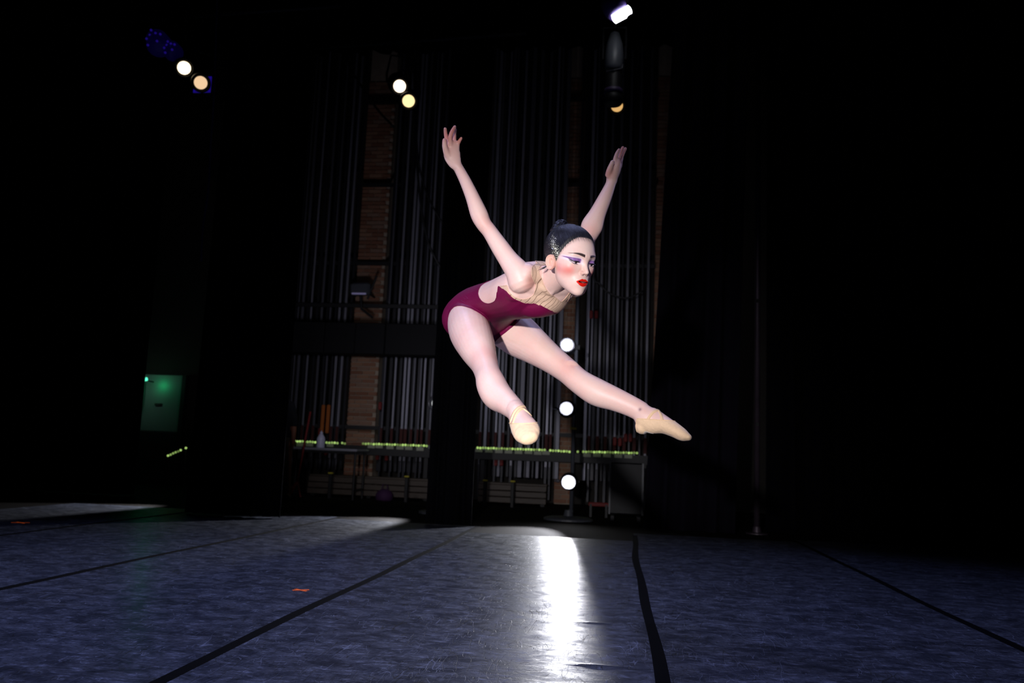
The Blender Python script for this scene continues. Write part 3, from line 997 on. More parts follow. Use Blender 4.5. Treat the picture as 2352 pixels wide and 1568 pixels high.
def torso_stations(sub=5):
    S = catmull(TS, sub)
    C = [P(s[0], s[1], s[2]) for s in S]
    out = []
    for i, s in enumerate(S):
        ax = (C[min(i + 1, len(C) - 1)] - C[max(i - 1, 0)]).normalized()
        l = camdir(s[6], -.04, s[7])
        l = (l - ax * l.dot(ax)).normalized()
        fr = l.cross(ax).normalized()          # belly side
        out.append((C[i], ax, l, fr, s[3], s[4], s[5]))
    return out


TOR = torso_stations()


def torso_mesh(grow=0.0):
    rings = [(c, l * (w_ + grow), fr * (f_ + grow), (b_ + grow) / (f_ + grow)) for c, ax, l, fr, w_, f_, b_ in TOR]
    return loft(rings)


R_SH, L_SH = P(1203, 645, 2.87), P(1325, 655, 2.985)
R_EL, L_EL = P(1116, 522, 2.92), P(1357, 535, 3.15)
NECK0, NECK1 = P(1258, 648, 2.93), P(1293, 612, 2.83)

pieces = [torso_mesh()]
# legs: the right one comes towards the camera, the left one stretches across the picture
R_LEG = [(1031, 716, 1112, 735, 3.27, .170), (1029, 740, 1119, 754, 3.19, .172), (1036, 765, 1130, 774, 3.09, .165),
         (1056, 803, 1139, 800, 2.98, .140), (1080, 836, 1143, 829, 2.90, .118), (1091, 858, 1149, 860, 2.83, .108),
         (1094, 885, 1162, 880, 2.77, .112), (1107, 912, 1175, 900, 2.72, .108), (1135, 932, 1189, 914, 2.66, .088),
         (1158, 948, 1204, 931, 2.60, .072), (1167, 958, 1211, 943, 2.57, .076)]
R_FOOT = [(1163, 950, 1207, 935, 2.585, .075), (1169, 963, 1215, 948, 2.560, .088), (1173, 980, 1224, 962, 2.520, .076),
          (1177, 994, 1235, 974, 2.475, .060), (1184, 1006, 1240, 988, 2.435, .047), (1196, 1013, 1236, 1001, 2.405, .034)]
L_LEG = [(1205, 722, 1118, 775, 3.40, .170), (1228, 738, 1158, 806, 3.36, .175), (1255, 766, 1198, 825, 3.31, .150),
         (1286, 798, 1243, 848, 3.265, .125), (1318, 827, 1286, 875, 3.22, .110), (1348, 853, 1313, 898, 3.18, .104),
         (1388, 874, 1352, 926, 3.15, .108), (1428, 894, 1397, 939, 3.12, .088), (1460, 911, 1440, 955, 3.095, .072),
         (1484, 925, 1464, 967, 3.08, .070)]
L_FOOT = [(1484, 926, 1465, 970, 3.075, .066), (1499, 934, 1472, 985, 3.065, .070), (1517, 943, 1490, 992, 3.055, .072),
          (1537, 958, 1517, 993, 3.035, .076), (1557, 973, 1541, 1001, 3.015, .074), (1576, 988, 1562, 1010, 2.995, .060),
          (1586, 999, 1579, 1010, 2.985, .040)]
pieces += [limb(R_LEG), limb(R_FOOT), limb(L_LEG), limb(L_FOOT)]
# heel of the far foot, buttocks, knees, calves
pieces.append(blob(P(1473, 981, 3.07), [camdir(.6, -.8, 0) * .026, camdir(.8, .6, 0) * .022, camdir(0, 0, 1) * .027]))
pieces.append(blob(P(1071, 712, 3.36), [camdir(.6, .8, 0) * .085, camdir(.8, -.6, -.3) * .07, camdir(.2, 0, 1) * .085]))
pieces.append(blob(P(1118, 828, 2.885), [camdir(1, 0, 0) * .028, camdir(.2, -1, -.3) * .036, camdir(0, 0, 1) * .03]))
pieces.append(blob(P(1311, 846, 3.19), [camdir(.85, -.53, 0) * .040, camdir(.53, .85, 0) * .033, camdir(0, 0, 1) * .022]))
# arms
R_ARM = [(1178, 672, 1222, 622, 2.865, .098), (1168, 645, 1212, 606, 2.868, .092), (1150, 611, 1187, 583, 2.885, .078),
         (1130, 577, 1164, 554, 2.90, .072), (1109, 539, 1141, 525, 2.918, .066), (1094, 520, 1128, 508, 2.922, .064),
         (1081, 497, 1120, 487, 2.928, .066), (1070, 458, 1101, 449, 2.936, .058), (1056, 420, 1082, 413, 2.944, .046),
         (1045, 396, 1067, 387, 2.95, .044), (1040, 386, 1062, 379, 2.95, .044)]
L_ARM = [(1345, 672, 1305, 648, 2.985, .090), (1348, 630, 1305, 625, 3.02, .085), (1356, 590, 1318, 582, 3.09, .074),
         (1364, 558, 1330, 550, 3.14, .068), (1373, 543, 1332, 535, 3.155, .068), (1385, 518, 1335, 518, 3.16, .066),
         (1392, 492, 1354, 487, 3.165, .066), (1405, 456, 1375, 450, 3.17, .058), (1414, 426, 1391, 420, 3.175, .046),
         (1418, 410, 1393, 404, 3.175, .044)]
pieces += [limb(R_ARM), limb(L_ARM)]
pieces.append(blob(P(1206, 634, 2.868), [camdir(.6, .8, 0) * .048, camdir(.8, -.6, 0) * .044, camdir(0, 0, 1) * .05]))
# shoulder girdle, chest, back muscle
pieces.append(chain([(1207, 628, 2.885, .040), (1232, 628, 2.93, .044), (1256, 632, 2.945, .046), (1290, 640, 2.965, .044), (1322, 650, 2.985, .040)]))
pieces.append(chain([(1190, 668, 2.90, .040), (1180, 672, 2.97, .050), (1168, 672, 3.05, .045)], flat=1.2))
pieces.append(chain([(1196, 690, 2.985, .050), (1226, 692, 2.955, .058), (1248, 688, 2.955, .060), (1270, 686, 2.985, .054), (1288, 676, 3.0, .040)], flat=1.05))
pieces.append(chain([(1222, 668, 2.93, .040), (1250, 672, 2.94, .048), (1278, 668, 2.965, .045), (1306, 660, 2.985, .036)]))
# neck
pieces.append(chain([(1250, 652, 2.94, .056), (1264, 645, 2.90, .051), (1277, 632, 2.865, .047), (1291, 613, 2.83, .047), (1302, 600, 2.80, .046)]))
pieces.append(chain([(1264, 676, 2.892, .010), (1276, 655, 2.855, .011), (1286, 630, 2.822, .010)]))       # neck cord
pieces.append(chain([(1208, 652, 2.880, .038), (1236, 656, 2.905, .045), (1264, 658, 2.925, .047), (1300, 656, 2.965, .040), (1322, 654, 2.985, .034)]))
pieces.append(chain([(1216, 676, 2.905, .036), (1246, 676, 2.925, .044), (1276, 674, 2.955, .042), (1302, 668, 2.985, .032)]))
pieces.append(chain([(1212, 634, 2.868, .040), (1234, 632, 2.884, .038), (1254, 636, 2.902, .040)]))
pieces.append(chain([(1226, 644, 2.868, .007), (1246, 662, 2.866, .008), (1262, 673, 2.880, .008)]))       # collar bone
CROTCH = [(1118, 730, 3.290, .060), (1128, 746, 3.330, .048), (1131, 757, 3.360, .030), (1130, 763, 3.372, .018)]
pieces.append(chain(CROTCH))

# right hand, back of the hand to the camera
d = 2.945
pieces.append(limb([(1041, 388, 1062, 380, d, .034), (1029, 377, 1060, 369, d, .031), (1020, 362, 1058, 356, d, .029), (1019, 349, 1056.5, 344, d, .027), (1026, 335, 1055, 334, d, .022)]))
F = lambda *p, **k: chain(list(p), sub=4, **k)
pieces.append(F((1036, 366, d, .0130), (1027, 353, d - .008, .0125), (1022, 338, d - .020, .0100), (1021, 328, d - .024, .0088), (1021, 321, d - .022, .0080)))                     # thumb
pieces.append(F((1031, 344, d, .0095), (1028, 333, d - .002, .0088), (1025, 315, d + .004, .0078), (1023, 303, d + .004, .0070), (1022.5, 295, d, .0062)))  # index
pieces.append(F((1036, 344, d, .0098), (1035, 331, d - .008, .0092), (1034, 315, d - .018, .0082), (1039, 301, d - .020, .0074), (1045, 290.5, d - .012, .0062)))  # middle
pieces.append(F((1044, 344, d, .0095), (1044, 331, d - .002, .0086), (1043.5, 317, d + .004, .0077), (1044, 305, d + .012, .0070), (1046, 297, d + .016, .0060)))   # ring
pieces.append(F((1050, 346, d, .0088), (1051, 333, d, .0078), (1055, 324, d - .006, .0068), (1060, 316.5, d - .010, .0056)))                               # little
# left hand, seen from its edge
d = 3.175
pieces.append(limb([(1394, 415, 1417, 420, d, .040), (1393, 404, 1420, 407, d, .060), (1398, 389, 1426, 391, d, .074), (1406, 376, 1428, 380, d, .078), (1410, 368, 1425, 372, d, .074)]))
pieces.append(F((1397, 402, d - .015, .0125), (1400, 390, d - .032, .0115), (1404, 379, d - .044, .0095), (1407, 371, d - .048, .0080)))                    # thumb
pieces.append(F((1413, 378, d - .028, .0092), (1413, 366, d - .030, .0086), (1417, 353, d - .030, .0078), (1422, 343.5, d - .028, .0064)))
pieces.append(F((1418, 378, d - .010, .0094), (1420, 366, d - .010, .0088), (1426, 350, d - .008, .0080), (1431, 338, d - .006, .0064)))
pieces.append(F((1421, 380, d + .010, .0092), (1424, 368, d + .010, .0084), (1431, 352, d + .012, .0077), (1437, 340.5, d + .014, .0062)))
pieces.append(F((1424, 384, d + .028, .0086), (1426, 372, d + .028, .0076), (1429, 360, d + .028, .0068), (1431.5, 350, d + .028, .0056)))


def remeshed(parts, voxel):
    b = MB()
    for vs, fs in parts:
        b.add(vs, fs)
    o = b.build('tmp_body', None)
    bm = bmesh.new()
    bm.from_mesh(o.data)
    bmesh.ops.recalc_face_normals(bm, faces=bm.faces)
    bm.to_mesh(o.data)
    bm.free()
    md = o.modifiers.new('r', 'REMESH')
    md.mode = 'VOXEL'
    md.voxel_size = voxel
    dg = bpy.context.evaluated_depsgraph_get()
    me = bpy.data.meshes.new_from_object(o.evaluated_get(dg))
    bpy.data.objects.remove(o, do_unlink=True)
    n = len(me.vertices)
    V = np.empty(n * 3)
    me.vertices.foreach_get('co', V)
    V = V.reshape(-1, 3)
    me.calc_loop_triangles()
    T = np.empty(len(me.loop_triangles) * 3, dtype=np.int64)
    me.loop_triangles.foreach_get('vertices', T)
    T = T.reshape(-1, 3)
    E = np.empty(len(me.edges) * 2, dtype=np.int64)
    me.edges.foreach_get('vertices', E)
    E = E.reshape(-1, 2)
    Q = [tuple(p.vertices) for p in me.polygons]
    bpy.data.meshes.remove(me)
    return V, T, E, Q


def smooth_np(V, E, steps):
    n = len(V)
    deg = np.bincount(E.ravel(), minlength=n).astype(float)[:, None]
    for lam in steps:
        acc = np.zeros_like(V)
        for k in range(3):
            acc[:, k] = np.bincount(E[:, 0], weights=V[E[:, 1], k], minlength=n) + np.bincount(E[:, 1], weights=V[E[:, 0], k], minlength=n)
        V = V + lam * (acc / np.maximum(deg, 1) - V)
    return V


def normals_np(V, T):
    fn = np.cross(V[T[:, 1]] - V[T[:, 0]], V[T[:, 2]] - V[T[:, 0]])
    N = np.zeros_like(V)
    for k in range(3):
        for c in range(3):
            N[:, c] += np.bincount(T[:, k], weights=fn[:, c], minlength=len(V))
    return N / np.maximum(np.linalg.norm(N, axis=1, keepdims=True), 1e-12)


BV, BT, BE, BQ = remeshed(pieces, 0.0027)
BV = smooth_np(BV, BE, [.5] * 6 + [.6, -.62] * 6)
BN = normals_np(BV, BT)
BODY_BVH = BVHTree.FromPolygons([tuple(v) for v in BV], [tuple(t) for t in BT])
A3 = lambda v: np.array(tuple(v))


def seg_dist(X, a, b):
    a, b = A3(a), A3(b)
    ab = b - a
    t = np.clip(((X - a) @ ab) / (ab @ ab), 0, 1)
    return np.linalg.norm(X - a - t[:, None] * ab, axis=1), t


def polyline_dist(X, pts):
    D = np.full(len(X), 9.)
    for a, b in zip(pts[:-1], pts[1:]):
        D = np.minimum(D, seg_dist(X, a, b)[0])
    return D


def sgn_dist(X, mesh):
    vs, fs = mesh
    bvh = BVHTree.FromPolygons([tuple(v) for v in vs], fs)
    va = np.array([tuple(v) for v in vs])
    vol = sum(float(np.dot(va[f[0]], np.cross(va[f[k]], va[f[k + 1]]))) for f in fs for k in range(1, len(f) - 1))
    so = 1 if vol > 0 else -1
    out = np.empty(len(X))
    for i, x in enumerate(X):
        co, no, idx, dist = bvh.find_nearest(Vector(x))
        out[i] = dist if (Vector(x) - co).dot(no) * so > 0 else -dist
    return out


# body coordinates of every vertex: t along the spine, lateral, front
SPC = np.array([A3(s[0]) for s in TOR])
SPT = np.concatenate([[0], np.cumsum(np.linalg.norm(np.diff(SPC, axis=0), axis=1))])


def body_coords(X):
    best = np.full(len(X), 9e9)
    t = np.zeros(len(X)); la = np.zeros(len(X)); fr = np.zeros(len(X))
    for i in range(len(TOR) - 1):
        a, b = SPC[i], SPC[i + 1]
        ab = b - a
        u = np.clip(((X - a) @ ab) / (ab @ ab), 0 if i else -9, 1 if i < len(TOR) - 2 else 9)
        q = X - a - u[:, None] * ab
        dd = (q * q).sum(1)
        m = dd < best
        best[m] = dd[m]
        t[m] = (SPT[i] + u * (SPT[i + 1] - SPT[i]))[m]
        la[m] = (q @ A3(TOR[i][2]))[m]
        fr[m] = (q @ A3(TOR[i][3]))[m]
    return t, la, fr


def clip_mesh(V, N, T, f):
    """keep the side f > 0 of a triangle mesh, cutting triangles exactly at f = 0"""
    keep = f > 0
    cnt = keep[T].sum(1)
    newV, newN = [], []
    cache = {}
    base = len(V)
    out = T[cnt == 3].tolist()

    def cut(i, j):
        k = (min(i, j), max(i, j))
        if k not in cache:
            s = f[i] / (f[i] - f[j])
            s = min(max(s, .02), .98)
            cache[k] = base + len(newV)
            newV.append(V[i] + s * (V[j] - V[i]))
            newN.append(N[i] + s * (N[j] - N[i]))
        return cache[k]
    for tri in T[(cnt == 1) | (cnt == 2)]:
        a = [int(x) for x in tri]
        poly = []
        for q in range(3):
            i, j = a[q], a[(q + 1) % 3]
            if keep[i]: poly.append(i)
            if keep[i] != keep[j]: poly.append(cut(i, j))
        for q in range(1, len(poly) - 1):
            out.append([poly[0], poly[q], poly[q + 1]])
    T2 = np.array(out, dtype=np.int64)
    VV = np.vstack([V, np.array(newV)]) if newV else V
    NN = np.vstack([N, np.array(newN)]) if newN else N
    used = np.unique(T2)
    mp = np.full(len(VV), -1, dtype=np.int64)
    mp[used] = np.arange(len(used))
    return VV[used], NN[used], mp[T2]


def boundary_edges(T):
    cnt = {}
    for a, b, c in T.tolist():
        for i, j in ((a, b), (b, c), (c, a)):
            if (j, i) in cnt: del cnt[(j, i)]
            else: cnt[(i, j)] = 1
    return list(cnt)


def cloth(name, V, N, T, off, m, parent, cols=None):
    """a fitted layer: surface lifted off the body, edges turned down onto the skin"""
    N = N / np.linalg.norm(N, axis=1, keepdims=True)
    be = boundary_edges(T)
    bi = sorted({i for e in be for i in e})
    mp = {i: len(V) + k for k, i in enumerate(bi)}
    off = np.broadcast_to(off, len(V))
    VV = np.vstack([V + N * off[:, None], V[bi] - N[bi] * .001])
    fs = T.tolist() + [[j, i, mp[i], mp[j]] for i, j in be]
    o = pydata(name, VV, fs, m, parent, True)
    return o, be, V + N * off[:, None]


def loops(be):
    nx = {}
    for i, j in be: nx.setdefault(i, []).append(j)
    res = []
    while nx:
        s = next(iter(nx))
        lp = [s]
        while True:
            c = lp[-1]
            if c not in nx: break
            j = nx[c].pop()
            if not nx[c]: del nx[c]
            if j == s: break
            lp.append(j)
        if len(lp) > 12: res.append(lp)
    return res


def piping(name, be, V, r, m, parent):
    for lp in loops(be):
        pts = V[lp + lp[:1]]
        for _ in range(3):
            pts[1:-1] = (pts[:-2] + 2 * pts[1:-1] + pts[2:]) / 4
        pts = pts[::2]
        if len(pts) > 14:
            MB().tube([Vector(p) for p in pts], r, 6).build(name, m, parent, True)


DANCER = empty('person', P(1150, 1010, 3.2), 'leaping dancer in burgundy leotard with arms swept up and legs split mid-air', 'person')

M_SKIN = vcol_mat('skin', .46, .35, sss=.12, bump=.05, bscale=400)
M_BURG = noisy(mat('burgundy_lycra', srgb(102, 7, 55), .52, 0, .22), 90, .12, .06)
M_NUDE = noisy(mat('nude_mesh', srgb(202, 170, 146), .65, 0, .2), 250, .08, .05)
M_SLIP = noisy(mat('canvas_slipper', srgb(224, 192, 156), .75, 0, .2, sheen=.1), 120, .10, .25, bscale=60)
M_ELAS = mat('elastic', srgb(226, 192, 152), .7, 0, .2)
M_SOLE = mat('suede_sole', srgb(190, 180, 168), .8, 0, .2)
M_HAIR = mat('black_hair', srgb(9, 8, 13), .35, 0, .5)
M_LASH = mat('lash_black', srgb(8, 7, 10), .6)

# ------------------------------------------------ head, in its own axes: x to her left, y forward, z up
HO = P(1308, 596, 2.765)
H_Z = camdir(.17, .978, -.12)
H_X = camdir(.80, -.10, .59)
H_X = (H_X - H_Z * H_X.dot(H_Z)).normalized()
H_Y = H_Z.cross(H_X).normalized()
if H_Y.dot(camdir(.6, -.2, -.76)) < 0: H_Y = -H_Y
HM = np.array([A3(H_X), A3(H_Y), A3(H_Z)])      # rows: axes


def h2w(X):
    return np.asarray(X) @ HM + A3(HO)


def ell(p, c, r):
    q = (p - np.array(c))
    r = np.array(r)
    k0 = np.linalg.norm(q / r, axis=1)
    k1 = np.linalg.norm(q / (r * r), axis=1)
    return k0 * (k0 - 1) / np.maximum(k1, 1e-9)


def cap(p, a, b, ra, rb):
    a, b = np.array(a), np.array(b)
    ab = b - a
    t = np.clip(((p - a) @ ab) / (ab @ ab), 0, 1)
    return np.linalg.norm(p - a - t[:, None] * ab, axis=1) - (ra + (rb - ra) * t)


def smin(a, b, k):
    h = np.clip(.5 + .5 * (b - a) / k, 0, 1)
    return b + (a - b) * h - k * h * (1 - h)


def smax(a, b, k):
    return -smin(-a, -b, k)


def head_sdf(p):
    q = p.copy()
    q[:, 0] = np.abs(q[:, 0])
    dd = ell(q, (0, -.013, .036), (.071, .093, .078))
    dd = smin(dd, ell(q, (0, .030, .000), (.064, .054, .082)), .025)
    dd = smin(dd, ell(q, (0, .027, -.052), (.0495, .051, .045)), .03)
    dd = smin(dd, ell(q, (0, .060, -.082), (.027, .024, .026)), .03)
    dd = smin(dd, ell(q, (0, .075, -.098), (.013, .010, .010)), .018)
    dd = smin(dd, ell(q, (.036, .050, -.022), (.022, .022, .019)), .022)
    dd = smin(dd, cap(q, (.003, .0785, .019), (.040, .063, .020), .008, .007), .020)
    dd = smax(dd, -ell(q, (.0335, .0905, .000), (.0165, .0115, .0125)), .014)
    dd = smin(dd, ell(q, (.0335, .0675, -.001), (.0150, .0135, .0125)), .005)
    dd = smin(dd, cap(q, (0, .078, .006), (0, .0985, -.0305), .0050, .0076), .012)
    dd = smin(dd, ell(q, (.0095, .0880, -.0350), (.0064, .0085, .0058)), .006)
    dd = smin(dd, ell(q, (0, .072, -.063), (.026, .0155, .020)), .018)
    # lips
    ul = ell(q, (.0085, .0860, -.0590), (.0145, .0052, .0046))
    ll = ell(q, (.0, .0858, -.0712), (.0180, .0060, .0060))
    dd = smin(dd, ul, .0035)
    dd = smin(dd, ll, .004)
    dd = smax(dd, -ell(q, (0, .0930, -.0648), (.0195, .0070, .0030)), .002)
    # nostrils
    dd = smax(dd, -ell(q, (.0060, .0925, -.0412), (.0022, .0032, .0016)), .002)
    # almond opening of the lids
    dd = smax(dd, -ell(q, (.0340, .0820, -.0060), (.0128, .0062, .0040)), .0015)
    return dd


def trace(dirs, org, sdf, rmax=.17):
    t = np.full(len(dirs), rmax)
    for _ in range(70):
        dd = sdf(org + dirs * t[:, None])
        t -= dd * .7
        t = np.clip(t, .01, rmax)
    return t


def spread(n, a0, a1, dens):
    g = np.linspace(a0, a1, 2000)
    wts = np.cumsum(dens(g))
    wts = (wts - wts[0]) / (wts[-1] - wts[0])
    return np.interp(np.linspace(0, 1, n), wts, g)


H_ORG = np.array([0, .008, -.012])
AZ = spread(381, -math.pi, math.pi, lambda g: 1 + 5.0 / (1 + np.exp((np.abs(g) - 1.0) * 8)))[:-1]
EL = spread(290, -1.35, 1.52, lambda g: 1 + 2.2 / (1 + np.exp((np.abs(g + .3) - .75) * 8)))
az, el = np.meshgrid(AZ, EL)
DIRS = np.stack([np.sin(az) * np.cos(el), np.cos(az) * np.cos(el), np.sin(el)], -1).reshape(-1, 3)
HR = trace(DIRS, H_ORG, head_sdf)
HP = H_ORG + DIRS * HR[:, None]
na, ne = len(AZ), len(EL)


def grid_faces(nr, nc, wrap=True):
    i, j = np.meshgrid(np.arange(nr - 1), np.arange(nc if wrap else nc - 1), indexing='ij')
    j2 = (j + 1) % nc
    return np.stack([i * nc + j, i * nc + j2, (i + 1) * nc + j2, (i + 1) * nc + j], -1).reshape(-1, 4)


HF = grid_faces(ne, na)


def sstep(a, b, x):
    t = np.clip((x - a) / (b - a), 0, 1)
    return t * t * (3 - 2 * t)


SKIN = np.array(srgb(224, 190, 178))


def mixc(c, k, w_):
    return c * (1 - w_[:, None]) + np.array(k) * w_[:, None]


def paint_face(X):
    c = np.tile(SKIN, (len(X), 1))
    x, y, z = np.abs(X[:, 0]), X[:, 1], X[:, 2]
    front = sstep(.0, .03, y)
    g = lambda cx, cz, sx, sz: np.exp(-((x - cx) / sx) ** 2 - ((z - cz) / sz) ** 2) * front
    c = mixc(c, srgb(222, 120, 112), .85 * g(.052, -.033, .019, .018))
    c = mixc(c, srgb(240, 214, 202), .45 * g(.0, .045, .03, .025))
    c = mixc(c, srgb(190, 120, 100), .35 * g(.014, -.033, .008, .012))
    # pale powder around the eyes, then violet lids with a wing
    lid = -.0035
    wing = sstep(.036, .066, x)
    top = .0100 - .006 * np.clip((.024 - x) / .010, 0, 1) ** 2 + .0006 * np.sin(np.clip((x - .015) / .05, 0, 1) * math.pi)
    lowl = lid + .0105 * wing
    c = mixc(c, srgb(228, 214, 232), .50 * front * sstep(.008, .014, x) * (1 - sstep(.062, .072, x)) * sstep(-.011, -.006, z - .008 * wing) * (1 - sstep(top + .002, top + .006, z)))
    vio = front * sstep(.0150, .0200, x) * (1 - sstep(.063, .068, x)) * sstep(-.001, .001, z - lowl) * (1 - sstep(top - .002, top + .001, z))
    c = mixc(c, srgb(112, 66, 138), .95 * vio)
    c = mixc(c, srgb(186, 150, 200), .40 * vio * np.exp(-((x - .034) / .006) ** 2 - ((z - .0035) / .004) ** 2))
    # eye liner
    lz = -.0026 + .0018 * np.cos((x - .034) / .012 * 1.3) + .009 * sstep(.043, .060, x)
    ln = front * sstep(.0200, .0220, x) * (1 - sstep(.052, .057, x)) * np.exp(-((z - lz) / .0019) ** 2)
    c = mixc(c, srgb(14, 10, 16), np.clip(1.3 * ln, 0, 1))
    lz2 = -.0092 + .009 * sstep(.039, .058, x)
    ln = front * sstep(.024, .030, x) * (1 - sstep(.052, .056, x)) * np.exp(-((z - lz2) / .0011) ** 2)
    c = mixc(c, srgb(40, 36, 70), np.clip(1.0 * ln, 0, 1))
    # brows
    bz = .0200 + .0046 * np.sin(np.clip((x - .010) / .050, 0, 1) * math.pi * .92)
    bt = .0046 * (1 - .80 * sstep(.018, .056, x))
    br = front * sstep(.0100, .0118, x) * (1 - sstep(.054, .060, x)) * (1 - sstep(bt * .7, bt * 1.25, np.abs(z - bz)))
    c = mixc(c, srgb(34, 20, 22), .97 * br)
    # lips
    xl = x / .0245
    zu = -.0535 - .0012 * np.exp(-(x / .003) ** 2) + .0006 * np.exp(-((x - .007) / .004) ** 2) - .0098 * np.clip(xl, 0, 1) ** 2.0
    zl = -.0785 + .0128 * np.clip(xl, 0, 1) ** 2.0
    lp = front * sstep(.050, .055, y) * (1 - sstep(.0236, .0250, x)) * sstep(-.0006, .0004, zu - z) * sstep(-.0006, .0004, z - zl)
    c = mixc(c, srgb(214, 24, 10), lp)
    gap = front * sstep(.050, .055, y) * (1 - sstep(.0170, .0200, x)) * (1 - sstep(.0016, .0026, np.abs(z + .0646 - .0012 * (x / .018) ** 2)))
    c = mixc(c, srgb(20, 6, 8), gap)
    tee = gap * (1 - sstep(.009, .012, x)) * sstep(.0002, .0010, z + .0646)
    c = mixc(c, srgb(205, 195, 190), .4 * tee)
    # nostrils
    no = front * np.exp(-((x - .0062) / .0028) ** 2 - ((z + .0415) / .0016) ** 2) * sstep(.080, .085, y)
    c = mixc(c, srgb(80, 34, 28), .6 * no)
    # temple of thin combed hair
    return c


HCOL = paint_face(HP)

# hair line as height over azimuth
HL_A = np.radians([0, 18, 32, 46, 58, 68, 76, 84, 92, 104, 114, 126, 145, 180])
HL_Z = np.array([.080, .079, .075, .064, .048, .028, .010, -.012, -.006, .008, -.030, -.052, -.066, -.070])


def hair_field(X):
    a = np.arctan2(np.abs(X[:, 0]), X[:, 1] - .008)
    b = np.arctan2(X[:, 0], X[:, 1] - .008)
    wisp = (np.sin(b * 71) + np.sin(b * 113 + 1.3) + np.sin(b * 173 + .4)) * .0013 * (a < 1.4)
    return X[:, 2] - np.interp(a, HL_A, HL_Z) + wisp


# faint shading of combed fine hair just below the hair line
hf = hair_field(HP)
aa = np.arctan2(HP[:, 0], HP[:, 1])
stre = .5 + .5 * np.sin(aa * 90 + HP[:, 2] * 300 + 3 * np.sin(aa * 23))
thin = sstep(-.017, .0, hf) * (np.abs(aa) < 1.25) * (.25 + .75 * stre) * .75
HCOL = mixc(HCOL, srgb(40, 30, 34), np.clip(thin, 0, 1))


def ear(side):
    nr, nt = 14, 40
    vs = []
    for i in range(nr + 1):
        r = i / nr
        for k in range(nt):
            t = 2 * math.pi * k / nt
            cz, cy = math.cos(t), math.sin(t)
            # egg outline: wide at the top, narrow at the lobe
            wdt = .0140 * (1.05 + .22 * cz) * (1 - .12 * (cz < -.5))
            yy = -wdt * cy * r
            zz = (.0265 * cz) * r - .002
            rim = math.exp(-((r - .86) / .10) ** 2) * (1 if cy > -.55 or cz > .4 else .35)
            anti = math.exp(-((r - .52) / .10) ** 2) * (.6 if cy > -.2 else .1)
            con = math.exp(-((r - .22) / .2) ** 2)
            h = .007 + .0062 * rim + .0040 * anti - .0075 * con + .009 * max(0, cy) * r - .006 * (r > .97)
            if cz < -.75: h += .003 * (-(cz) - .75) * 4 * r
            vs.append((side * (.0665 + h), -.002 + yy - .10 * zz, zz - .016))
    m = nr + 1
    base = len(vs)
    for k in range(nt):                       # skirt back to the skull
        t = 2 * math.pi * k / nt
        vs.append((side * .058, -.002 - .010 * math.sin(t) * 1.0, .019 * math.cos(t) - .016))
    fs = []
    for i in range(nr):
        for k in range(nt):
            k2 = (k + 1) % nt
            fs.append((i * nt + k, i * nt + k2, (i + 1) * nt + k2, (i + 1) * nt + k))
    for k in range(nt):
        k2 = (k + 1) % nt
        fs.append((nr * nt + k, nr * nt + k2, base + k2, base + k))
    if side < 0: fs = [tuple(reversed(f)) for f in fs]
    return vs, fs


# --- body skin colours
BC = np.tile(SKIN, (len(BV), 1))


def flush(pt, rad, colr, amt):
    global BC
    dd = np.linalg.norm(BV - A3(pt), axis=1)
    BC = mixc(BC, colr, amt * np.exp(-(dd / rad) ** 2))


RED = srgb(214, 128, 112)
for q, r_, a_ in ((P(1022, 310, 2.93), .03, .9), (P(1040, 300, 2.93), .03, .85), (P(1058, 320, 2.94), .02, .9), (P(1036, 345, 2.93), .03, .25),
                  (P(1428, 345, 3.17), .04, .75), (P(1398, 395, 3.15), .025, .6), (P(1412, 372, 3.17), .03, .5),
                  (P(1120, 512, 2.9), .035, .3), (P(1355, 530, 3.13), .03, .35), (P(1122, 822, 2.86), .04, .35), (P(1300, 838, 3.17), .05, .30),
                  (P(1292, 824, 3.17), .011, .75), (P(1316, 840, 3.16), .008, .4), (P(1224, 645, 2.84), .03, .35), (P(1214, 660, 2.83), .02, .35),
                  (P(1480, 945, 3.05), .012, .3), (P(1208, 950, 2.53), .014, .25)):
    flush(q, r_, RED, a_)
flush(P(1217, 642, 2.83), .018, srgb(140, 84, 66), .6)
flush(P(1222, 628, 2.83), .012, srgb(140, 84, 66), .45)
flush(P(1470, 940, 3.05), .006, srgb(90, 40, 70), .8)

nzv = sum(a_ * np.sin(BV @ np.array(k_) + p_) for a_, k_, p_ in ((.5, (31, 17, 23), .3), (.5, (-19, 37, 11), 1.7), (.4, (53, -29, 41), 2.2), (.4, (-47, 61, 35), .9), (.3, (90, 71, -83), 1.1)))
BC = mixc(BC, srgb(222, 160, 152), np.clip(.08 + .10 * nzv, 0, .3))
ev1, ef1 = ear(1)
ev2, ef2 = ear(-1)
allv = [BV, h2w(HP), h2w(np.array(ev1)), h2w(np.array(ev2))]
earc = np.array(srgb(218, 170, 154))
allc = [BC, HCOL, np.tile(earc, (len(ev1), 1)), np.tile(earc, (len(ev2), 1))]
o1 = len(BV); o2 = o1 + len(HP); o3 = o2 + len(ev1)
flip = 1 if np.dot(np.cross(HM[0], HM[1]), HM[2]) > 0 else -1
hf_ = (HF + o1)
if flip < 0: hf_ = hf_[:, ::-1]
faces = BQ + [tuple(f) for f in hf_.tolist()]
top_ring = tuple((ne - 1) * na + k + o1 for k in range(na))
faces += [top_ring if flip > 0 else tuple(reversed(top_ring))]
for ev, ef, off in ((ev1, ef1, o2), (ev2, ef2, o3)):
    faces += [tuple(i + off for i in (f if flip > 0 else reversed(f))) for f in ef]
body = pydata('body', np.vstack(allv), faces, M_SKIN, DANCER, True)
set_cols(body.data, np.vstack(allc))

